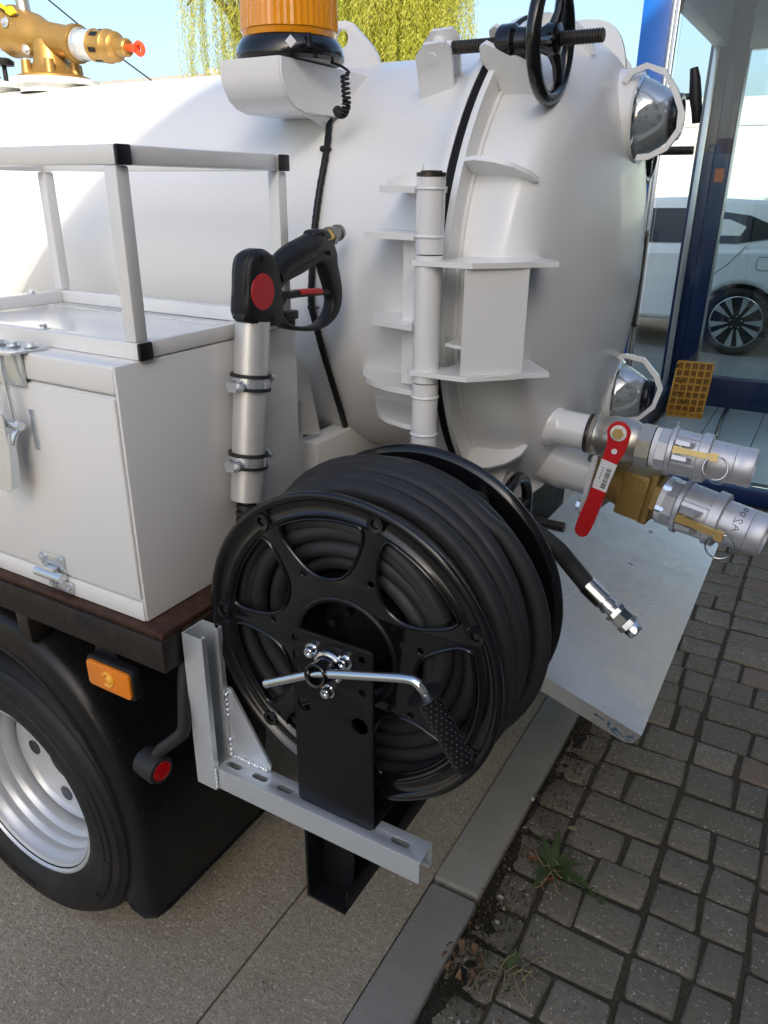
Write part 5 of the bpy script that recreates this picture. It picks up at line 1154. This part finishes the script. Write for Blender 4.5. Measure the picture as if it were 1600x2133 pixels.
# ochre grid ramp leaning by the post
tr = thing('grid_ramp', 'ochre plastic waffle-grid wheel ramp standing on the porch floor', 'ramp', (-0.82, 6.1, 0.03))
r0, r1, r2 = at(1388, 866, 2, 0.032), at(1462, 873, 2, 0.032), None
w_ = (r1-r0).length; u_ = (r1-r0).normalized(); f_ = V(-u_.y, u_.x, 0)
b = B()
def rp(s, y, z): return r0+u_*s+f_*y+V(0, 0, z)
b.prism([rp(0, 0, 0), rp(w_, 0, 0), rp(w_, 0.12, 0), rp(0, 0.12, 0)], (0, 0, 0.010)); lip = obj('lip', b, 'ochre_plastic', tr)
b = B()
for i in range(5):
    for j in range(2): p = rp((i+0.5)*w_/5, 0.03+j*0.05, 0.0102); b.cut().cyl(p, p+V(0, 0, 0.0006), w_/22, n=10)
obj('lip_hole', b, 'black_gloss', tr)
NR, NC, HR = 7, 5, 0.36
def gpnt(s, t, k): return rp(s+0.03*t, 0.12+0.10*t*t, 0.012+HR*t)-f_*k
b = B()
for i in range(NC+1):
    s = w_*i/NC
    for j in range(NR*2):
        t0_, t1_ = j/(NR*2), (j+1)/(NR*2)
        b.prism([gpnt(s-0.006, t0_, 0.0), gpnt(s+0.006, t0_, 0.0), gpnt(s+0.006, t1_, 0.0), gpnt(s-0.006, t1_, 0.0)], -f_*0.03)
for j in range(NR+1):
    t = j/NR; b.prism([gpnt(0, t, 0), gpnt(w_, t, 0), gpnt(w_, t, 0)+V(0, 0, 0.012), gpnt(0, t, 0)+V(0, 0, 0.012)], -f_*0.03)
obj('grid', b, 'ochre_plastic', tr, 20)
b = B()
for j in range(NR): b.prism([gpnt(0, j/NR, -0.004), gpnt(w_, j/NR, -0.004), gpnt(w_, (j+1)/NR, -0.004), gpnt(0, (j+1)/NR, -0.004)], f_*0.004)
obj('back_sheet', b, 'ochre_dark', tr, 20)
# black door stay lying on the tiles
k0, k1 = at(1487, 922, 2, 0.04), at(1514, 858, 2, 0.04)
ds = tag(obj('door_stay', B().tube([k0, k0+V(0.0, 0.02, 0.03), (k0+k1)/2+V(0, 0, 0.06), k1+V(0, -0.02, 0.03), k1], 0.016, 10), 'black_gloss'), 'black rounded bar on the pale porch tiles', 'door stay')

# ================================================================= CAR behind the porch
YARD = 0.10
struct('rear_yard', B().add([(-40, VY1+0.16, YARD), (3.0, VY1+0.16, YARD), (3.0, 60, YARD), (-40, 60, YARD), (-40, VY1+0.16, -0.03), (3.0, VY1+0.16, -0.03)], [(0, 1, 2, 3), (0, 4, 5, 1)]), 'kerb_concrete')
CXW, CYS = -0.80, 8.25                                   # rear wheel centre, near side plane
car = thing('parked_car', 'pale silver-white hatchback with dark spoked alloy wheel seen through the porch glass', 'car', (-2.0, 9.1, YARD))
WB, CWD = 2.62, 1.74; fx = CXW-WB
def cz(z): return YARD+z
side_lo = [(fx-0.86, 0.34), (fx-0.88, 0.55), (fx-0.78, 0.74), (fx-0.35, 0.86), (fx+0.25, 0.94), (CXW-1.2, 0.97), (CXW-0.4, 1.00), (CXW+0.35, 1.02), (CXW+0.68, 0.98), (CXW+0.76, 0.80), (CXW+0.78, 0.50), (CXW+0.72, 0.30)]
# body side with wheel arches
def arch(cx, r, n=14): return [(cx+r*math.cos(math.pi*i/n), 0.30+r*math.sin(math.pi*i/n)) for i in range(n+1)]
low = [(CXW+0.66, 0.22)]+arch(CXW, 0.385)+arch(fx, 0.385)+[(fx-0.80, 0.22)]
sec_ = [(0.0, 0.0), (0.10, 0.03)]
prof = side_lo+low
n_y = [(0.0, 0.06), (0.03, 0.02), (0.12, 0.0)]
b = B(); rings = []
ys = [(CYS+0.05, 0.965), (CYS+0.012, 0.99), (CYS, 1.0), (CYS+0.012, 1.0)]
def bring(y, k):
    cx = (fx+CXW)/2; return [V(cx+(x-cx)*(1 if abs(x-CXW) < 0.4 or abs(x-fx) < 0.4 else k), y, cz(z if z < 0.7 else 0.7+(z-0.7)*k)) for x, z in prof]
yy = [CYS+0.07, CYS+0.02, CYS, CYS+CWD, CYS+CWD-0.02, CYS+CWD-0.07]
cb = obj('body', B().prism([V(x, CYS, cz(z)) for x, z in prof], (0, CWD, 0)), 'car_paint', car, 30)
bv_ = cb.modifiers.new('bevel', 'BEVEL'); bv_.width = 0.05; bv_.segments = 3; bv_.limit_method = 'ANGLE'; bv_.angle_limit = RAD(50)
gh_lo = [(fx+0.30, 0.93), (fx+0.95, 1.30), (fx+1.35, 1.43), (CXW-0.6, 1.455), (CXW+0.10, 1.43), (CXW+0.45, 1.34), (CXW+0.66, 1.00)]
b = B(); vs = []; inset = [0.0, 0.11, 0.15, 0.15, 0.15, 0.12, 0.02]
top_ = [V(x, CYS+i_, cz(z)) for (x, z), i_ in zip(gh_lo, inset)]; bot_ = [V(x, CYS+CWD-i_, cz(z)) for (x, z), i_ in zip(gh_lo, inset)]
nn = len(top_); fs = [tuple(range(nn)), tuple(reversed(range(nn, 2*nn)))]+[(i, i+1, nn+i+1, nn+i) for i in range(nn-1)]
b.add(top_+bot_, fs); cb = obj('cabin', b, 'car_paint', car, 50)
bv_ = cb.modifiers.new('bevel', 'BEVEL'); bv_.width = 0.04; bv_.segments = 3; bv_.limit_method = 'ANGLE'; bv_.angle_limit = RAD(40)
def gpt(x, z, off=0.006):
    ins = 0.13*min(max((z-0.95)/0.45, 0), 1); return V(x, CYS+ins*1.05-off, cz(z))
win = [(fx+0.75, 1.02), (fx+1.05, 1.25), (fx+1.45, 1.345), (CXW-0.55, 1.355), (CXW-0.05, 1.30), (CXW+0.22, 1.20), (CXW+0.16, 1.10), (CXW-0.12, 1.05)]
sw = obj('side_window', B().prism([gpt(x, z) for x, z in win], (0, 0.012, 0)), 'dark_glass', car, 40)
obj('quarter_glass', B().prism([gpt(x, z, 0.009) for x, z in ((CXW-0.50, 1.11), (CXW-0.48, 1.27), (CXW-0.22, 1.26), (CXW-0.06, 1.20), (CXW-0.10, 1.12))], (0, 0.003, 0)), 'van_white', sw)
obj('door_line', B().tube([V(CXW-0.02, CYS-0.001, cz(1.04)), V(CXW-0.16, CYS-0.001, cz(0.86)), V(CXW-0.36, CYS-0.001, cz(0.70)), V(CXW-0.46, CYS-0.001, cz(0.48))], 0.004, 6), 'black_rubber', car)
fcx = CXW+0.165
obj('fuel_flap', B().tube([V(fcx+p[0], CYS-0.001, cz(0.88)+p[1]) for p in rrect(-0.075, -0.06, 0.075, 0.06, 0.03)], 0.003, 6, closed=True), 'black_rubber', car)
obj('fin_antenna', B().prism([V(CXW-0.05, CYS+0.8, cz(1.43)), V(CXW+0.14, CYS+0.8, cz(1.41)), V(CXW+0.13, CYS+0.8, cz(1.50))], (0, 0.03, 0)), 'car_paint', car)
for cx in (CXW, fx):
    for y, s in ((CYS+0.03, 1), (CYS+CWD-0.03, -1)):
        C_ = V(cx, y, YARD+0.325); d = V(0, s, 0)
        w = obj('wheel', B().lathe(C_, d, [(0.03, 0.0), (0.03, 0.235), (-0.004, 0.245), (-0.012, 0.262), (-0.014, 0.290), (0.0, 0.318), (0.03, 0.325), (0.19, 0.325), (0.2, 0.24)], 48), 'tyre_rubber', car)
        obj('rim', B().lathe(C_, d, [(0.0, 0.237), (-0.006, 0.240), (-0.004, 0.246), (0.002, 0.248)], 48), 'alloy', w)
        b = B()
        for k in range(10):
            a = 2*math.pi*k/10+(0.12 if k % 2 else 0); q_ = lambda r, da, off: C_+V(math.cos(a+da)*r, 0, math.sin(a+da)*r)-d*off
            b.cut().prism([q_(0.075, -0.05, 0.0), q_(0.075, 0.10, 0.0), q_(0.236, 0.17, 0.004), q_(0.236, -0.10, 0.004)], -d*0.006)
        obj('spoke', b, 'alloy', w, 20)
        b = B()
        for k in range(5): a = 2*math.pi*k/5+0.3; p = C_+V(math.cos(a)*0.055, 0, math.sin(a)*0.055); b.cut().cyl(p+d*0.029, p-d*0.004, 0.009, n=8)
        obj('wheel_bolt', b, 'alloy', w)
# white box van further back
van = thing('white_van', 'big white van body parked behind the pale hatchback, seen through the porch', 'van', (-2, 12.6, YARD))
obj('body', B().box((-7.2, 11.6, YARD+0.42), (3.0, 13.7, YARD+2.62), 0.12, seg=4), 'van_white', van)
obj('side_rail', B().box((-7.0, 11.585, YARD+2.28), (2.9, 11.599, YARD+2.31)), 'grey_sticker', van)
obj('underbody', B().box((-7.0, 11.7, YARD+0.18), (2.8, 13.6, YARD+0.419)), 'black_paint', van)
for x in (-6.0, 1.8): obj('wheel', B().cyl(V(x, 11.62, YARD+0.34), V(x, 13.68, YARD+0.34), 0.34, n=32), 'tyre_rubber', van)

# ================================================================= BUILDING whose roof line shades the yard
bd = thing('office_building', 'long beige office building to the right that shades the yard', 'building', (6, -2, 0))
e_ = V(-0.071, 1, 0); rz = 5.97
def bx(y, dx=0.0): return V(3.02, 0, 0)+e_*y+V(dx, 0, 0)
b = B().prism([bx(-16), bx(4.9), bx(4.9, 12), bx(-16, 12)], (0, 0, rz)); wl = obj('wall', b, 'building_wall', bd)
for k in range(6):
    for fz in (1.0, 3.7):
        y = -14+k*3.2; p = bx(y, -0.012)
        obj('window', B().prism([p+V(0, 0, fz), p+e_*1.7+V(0, 0, fz), p+e_*1.7+V(0, 0, fz+1.4), p+V(0, 0, fz+1.4)], (0.01, 0, 0)), 'dark_glass', bd)
obj('parapet', B().prism([bx(-16.1, -0.0), bx(5.0, -0.0), bx(5.0, 0.2), bx(-16.1, 0.2)], (0, 0, 0.001)), 'building_wall', bd)

# ================================================================= FAR SIDE: low roof, cable, willows
fb = thing('low_building', 'low beige building with grey roof edge far behind the tank', 'building', (-35, 33, 0))
p0, p1 = at(120, 176, 1, 30), at(440, 152, 1, 30)
obj('wall', B().box((p0.x-12, 30, 0), (p1.x+1.5, 38, p1.z-0.5)), 'far_wall', fb)
obj('roof', B().box((p0.x-12.2, 29.7, p1.z-0.499), (p1.x+1.7, 38.3, p1.z-0.02), 0.05), 'far_roof', fb)
obj('chimney', B().box((p1.x-1.2, 31, p1.z-0.021), (p1.x-0.8, 31.4, p1.z+0.35)), 'far_wall', fb)
for k in range(4): obj('window', B().box((p0.x-10+k*5, 29.97, 1.2), (p0.x-8+k*5, 29.999, 2.8)), 'dark_glass', fb)
w0, w1 = at(92, -8, 1, 12), at(330, 178, 1, 13.5); wd = w1-w0
tag(obj('overhead_cable', B().tube([w0-wd*2, w0-wd+V(0, 0, -0.1), w0, w0+wd*0.5+V(0, 0, -0.05), w1, w1+wd*0.4, w1+wd*1.0], 0.016, 6), 'black_plastic'), 'thin dark overhead cable slanting across the sky behind the brass fitting', 'cable')

def willow(base, H, R, n_strand, seed, label, xlim=None, density=1.0):
    rnd = random.Random(seed); t = thing('willow_tree', label, 'tree', base, 'willows behind the tank')
    bx_, by_, bz_ = base; b = B()
    b.tube([V(bx_, by_, bz_), V(bx_+0.05, by_, bz_+H*0.2), V(bx_-0.05, by_, bz_+H*0.42)], [0.32, 0.24, 0.18], 12)
    tips = []
    for k in range(16):
        a = k*2.4; L = R*rnd.uniform(0.45, 0.95); zt = bz_+H*rnd.uniform(0.74, 1.0)
        p = [V(bx_, by_, bz_+H*rnd.uniform(0.3, 0.42)), V(bx_+math.cos(a)*L*0.4, by_+math.sin(a)*L*0.4, bz_+H*0.68), V(bx_+math.cos(a)*L*0.8, by_+math.sin(a)*L*0.8, zt), V(bx_+math.cos(a)*L, by_+math.sin(a)*L, zt-0.25)]
        q = smooth_loop(p, 5, False); b.tube(q, [0.12*(1-i/len(q))+0.012 for i in range(len(q))], 7); tips += q[5:]
    obj('trunk', b, 'bark', t, 60)
    vs = []; fs = []; tw = B()
    for s in range(n_strand):
        q = rnd.choice(tips); a = rnd.uniform(0, 2*math.pi); r = rnd.uniform(0, 0.55)
        p = q+V(math.cos(a)*r, math.sin(a)*r, rnd.uniform(-0.1, 0.35)); L = rnd.uniform(1.2, 3.6); drift = V(math.cos(a), math.sin(a), 0)*rnd.uniform(0.02, 0.22)
        sway = rnd.uniform(0, 6); nleaf = int(L*34*density)
        pts = []
        for i in range(nleaf):
            f = i/nleaf; c = p+drift*min(f*3, 1)+V(0.05*math.sin(sway+f*4), 0.05*math.cos(sway*1.3+f*3), -L*f+0.25*math.sin(min(f*6, math.pi))*0.5)
            la = rnd.uniform(0, 2*math.pi); dn = rnd.uniform(0.5, 1.0); ln = rnd.uniform(0.06, 0.12); wd_ = rnd.uniform(0.006, 0.011)
            d = V(math.cos(la)*(1-dn*0.6), math.sin(la)*(1-dn*0.6), -dn).normalized(); sd = d.cross(V(math.cos(la+1.3), math.sin(la+1.3), 0.2)).normalized()*wd_
            k = len(vs); m = c+d*ln*0.45; vs += [c, m+sd, c+d*ln, m-sd]; fs.append((k, k+1, k+2, k+3))
    me = bpy.data.meshes.new('crown'); me.from_pydata([tuple(v) for v in vs], [], fs); me.update()
    obj('crown', me, 'willow_leaf', t, None)
    return t
willow((-10.5, 17.0, 0), 7.4, 2.8, 2500, 5, 'dense sunlit yellow-green willow right of the beacon')
willow((-12.9, 16.6, 0), 7.6, 2.0, 520, 9, 'willow with thin trailing strands left of the beacon', density=0.8)

# ================================================================= WEEDS, LITTER AND SOIL by the kerb
random.seed(21)
b = B(); nx, ny = 14, 90; vs = []
for j in range(ny+1):
    y = 0.70+1.55*j/ny
    wob = 0.030*math.sin(y*7)+0.022*math.sin(y*17+1)
    for i in range(nx+1):
        f = i/nx; x = KX1+0.003+f*(0.062+wob); h = math.sin(math.pi*min(f*1.1+0.12, 1))*0.011*(0.6+0.6*math.sin(y*9+2)**2)-0.004
        h += 0.006*mnoise.noise(V(x*40, y*40, 0)); vs.append((x, y, h if f < 0.98 else -0.02))
fs = [(j*(nx+1)+i, j*(nx+1)+i+1, (j+1)*(nx+1)+i+1, (j+1)*(nx+1)+i) for j in range(ny) for i in range(nx)]
so = obj('soil_strip', b.add(vs, fs), 'soil', None, 60); so['kind'] = 'stuff'; so['label'] = 'dark soil with moss and litter along the kerb'
b = B()
for k in range(900):
    x = KX1+abs(random.gauss(0, 0.085))+0.004; y = random.choice((random.gauss(1.45, 0.22), random.uniform(0.6, 2.6), random.gauss(1.9, 0.15)))
    z = 0.006+random.uniform(0, 0.012); L = random.uniform(0.004, 0.014); a = random.uniform(0, 6.28); w_ = random.uniform(0.001, 0.004)
    d = V(math.cos(a), math.sin(a), random.uniform(-0.2, 0.5))*L; s_ = V(-math.sin(a), math.cos(a), 0.3)*w_; p = V(x, y, z)
    b.add([p, p+d*0.5+s_, p+d, p+d*0.5-s_], [(0, 1, 2, 3)])
lt_ = obj('leaf_litter', b, 'dry_leaf', None, None); lt_['kind'] = 'stuff'; lt_['label'] = 'brown leaf crumbs and dry litter along the kerb'
b = B()
for k in range(520):
    x = KX1+abs(random.gauss(0, 0.06))+0.006; y = random.choice((random.gauss(1.15, 0.12), random.uniform(0.7, 2.2))); p = V(x, y, 0.004)
    for j in range(3):
        a = random.uniform(0, 6.28); d = V(math.cos(a)*0.5, math.sin(a)*0.5, 1)*random.uniform(0.006, 0.016); s_ = V(-math.sin(a), math.cos(a), 0)*0.0016
        b.add([p-s_, p+s_, p+d], [(0, 1, 2)])
ms = obj('moss', b, 'moss', None, None); ms['kind'] = 'stuff'; ms['label'] = 'low moss growing on the soil beside the kerb'
b = B()
for k in range(70):
    p = (random.choice((random.uniform(KX1+0.01, KX1+0.15), random.uniform(-0.83, KX0-0.02))), random.uniform(0.6, 2.4), 0.003); r = random.uniform(0.002, 0.006)
    b.sphere(p, r, (1, random.uniform(0.7, 1.3), 0.7), 7, 5)
pb = obj('pebbles', b, 'pebble', None, 60); pb['kind'] = 'stuff'; pb['label'] = 'scattered pale stone chips on gutter and soil'
# dandelion-like weed
def leaf(bb, p, d, L, w, lobes=5, droop=0.5):
    d = Vector(d).normalized(); sd = d.cross(V(0, 0, 1)).normalized(); n = lobes*4; left = []; right = []; mid = []
    for i in range(n+1):
        f = i/n; c = Vector(p)+d*L*f+V(0, 0, L*(0.45*f-droop*f*f)); ww = w*math.sin(math.pi*(0.12+0.86*f))*(0.55+0.45*abs(math.sin(f*lobes*math.pi)))
        mid.append(c); left.append(c+sd*ww+V(0, 0, ww*0.3)); right.append(c-sd*ww+V(0, 0, ww*0.3))
    vs = left+mid+right; m = n+1
    bb.add(vs, [(i, i+1, m+i+1, m+i) for i in range(n)]+[(m+i, m+i+1, 2*m+i+1, 2*m+i) for i in range(n)])
def weed(base, L, specs, label, dry):
    t = thing('weed', label, 'weed', base)
    for a, k, dr in specs: b = B(); leaf(b, base, (math.cos(RAD(a)), math.sin(RAD(a)), 0.25), L*k, 0.009*k+0.003, 7, dr); obj('leaf', b, 'weed_green', t, 60)
    for k in range(dry):
        a = random.uniform(0, 6.28); r = random.uniform(0.03, 0.10); p = Vector(base)+V(random.uniform(-0.02, 0.02), random.uniform(-0.02, 0.02), 0); q = random.uniform(-1.1, 1.1)
        pts = smooth_loop([p, p+V(math.cos(a)*r*0.4, math.sin(a)*r*0.4, random.uniform(0.008, 0.03)), p+V(math.cos(a+q*0.4)*r*0.8, math.sin(a+q*0.4)*r*0.8, random.uniform(0.004, 0.02)), p+V(math.cos(a+q)*r, math.sin(a+q)*r, 0.003)], 4, False)
        obj('dry_stem', B().tube(pts, 0.0009, 5), 'straw', t, 60)
    for k in range(26):
        a = random.uniform(0, 6.28); p = Vector(base)+V(math.cos(a), math.sin(a), 0)*random.uniform(0.01, 0.05); b = B(); a += random.uniform(-1, 1); leaf(b, p, (math.cos(a), math.sin(a), 0.5), random.uniform(0.012, 0.034), random.uniform(0.0015, 0.0035), 3, random.uniform(0, 0.4)); obj('leaf', b, 'weed_green' if k % 4 else 'straw', t, 60)
    return t
wb = at(1150, 1815, 2, 0.0)
weed((wb.x, wb.y, 0.008), 0.115, [(100, 0.9, 0.3), (130, 0.75, 0.3), (60, 0.6, 0.3), (-20, 1.1, 0.5), (-35, 0.7, 0.5), (-100, 0.95, 0.5), (-120, 0.6, 0.4), (20, 0.7, 0.3), (160, 0.5, 0.2), (-65, 0.6, 0.4)], 'green rosette weed with red and dry leaves growing beside the kerb', 9)
w2 = at(1245, 1880, 2, 0.0); 
b = B()
for k in range(26):
    f = k/26; p = at(1200+60*f, 1835+55*f, 2, 0.012); a = random.uniform(0, 6.28); leaf(b, p, (math.cos(a), math.sin(a), 0.3), random.uniform(0.012, 0.022), 0.003, 2, 0.3)
sg_ = tag(obj('weed_sprig', b, 'weed_green', None, 60), 'small feathery green sprig lying on the pavers right of the weed', 'weed')
w3 = at(1060, 2025, 2, 0.0)
weed((w3.x, w3.y, 0.006), 0.05, [(80, 0.8, 0.2), (120, 0.6, 0.2)], 'dry straw-coloured weed near the curled dead leaf', 10)
for i, (px, py, m, lab) in enumerate(((1110, 1795, 'red_leaf', 'small red dead leaf left of the green weed'), (1190, 1808, 'red_leaf', 'small red dead leaf right of the green weed'), (1150, 1838, 'red_leaf', 'long reddish dead leaf under the green weed'), (1192, 1728, 'straw', 'flat straw-coloured leaf scrap above the weed'))):
    p = at(px, py, 2, 0.012); b = B(); leaf(b, p-V(0.015, 0, 0), (1, random.uniform(-0.5, 0.5), 0.1), 0.034, 0.009, 1, 0.3); tag(obj('dead_leaf', b, m, None, 60), lab, 'leaf')
p = at(965, 2010, 2, 0.0); b = B()
for k in range(9):
    a = k*0.7; c = p+V(math.cos(a)*0.022, math.sin(a)*0.022, 0.004); q = []
    for i in range(7): f = i/6; q.append((c+V(math.cos(a)*0.026*math.sin(f*2.6), math.sin(a)*0.026*math.sin(f*2.6), 0.030*(1-math.cos(f*2.4))*0.6), 0.008*math.sin(math.pi*(0.15+0.8*f))))
    t_ = V(-math.sin(a), math.cos(a), 0); vs = [c_+t_*w for c_, w in q]+[c_-t_*w for c_, w in q]; b.add(vs, [(i, i+1, 8+i, 7+i) for i in range(6)])
tag(obj('curled_leaf', b, 'dry_leaf', None, 60), 'curled brown dead leaf lying by the kerb at the bottom', 'leaf')
for px, py, r, lab in ((1108, 1664, 0.008, 'white paper scrap beside the kerb'), (1043, 1868, 0.0075, 'larger white pebble on the soil near the weed'), (1036, 1920, 0.006, 'smaller white pebble on the soil below the weed')):
    p = at(px, py, 2, 0.012); b = B().sphere(p, r, (1.1, 0.8, 0.7), 7, 5)
    for i, v in enumerate(b.v): k = 1+0.25*mnoise.noise(Vector(v)*300); b.v[i] = tuple(p+(Vector(v)-p)*k)
    tag(obj('pale_scrap', b, 'pebble', None, 30), lab, 'litter')
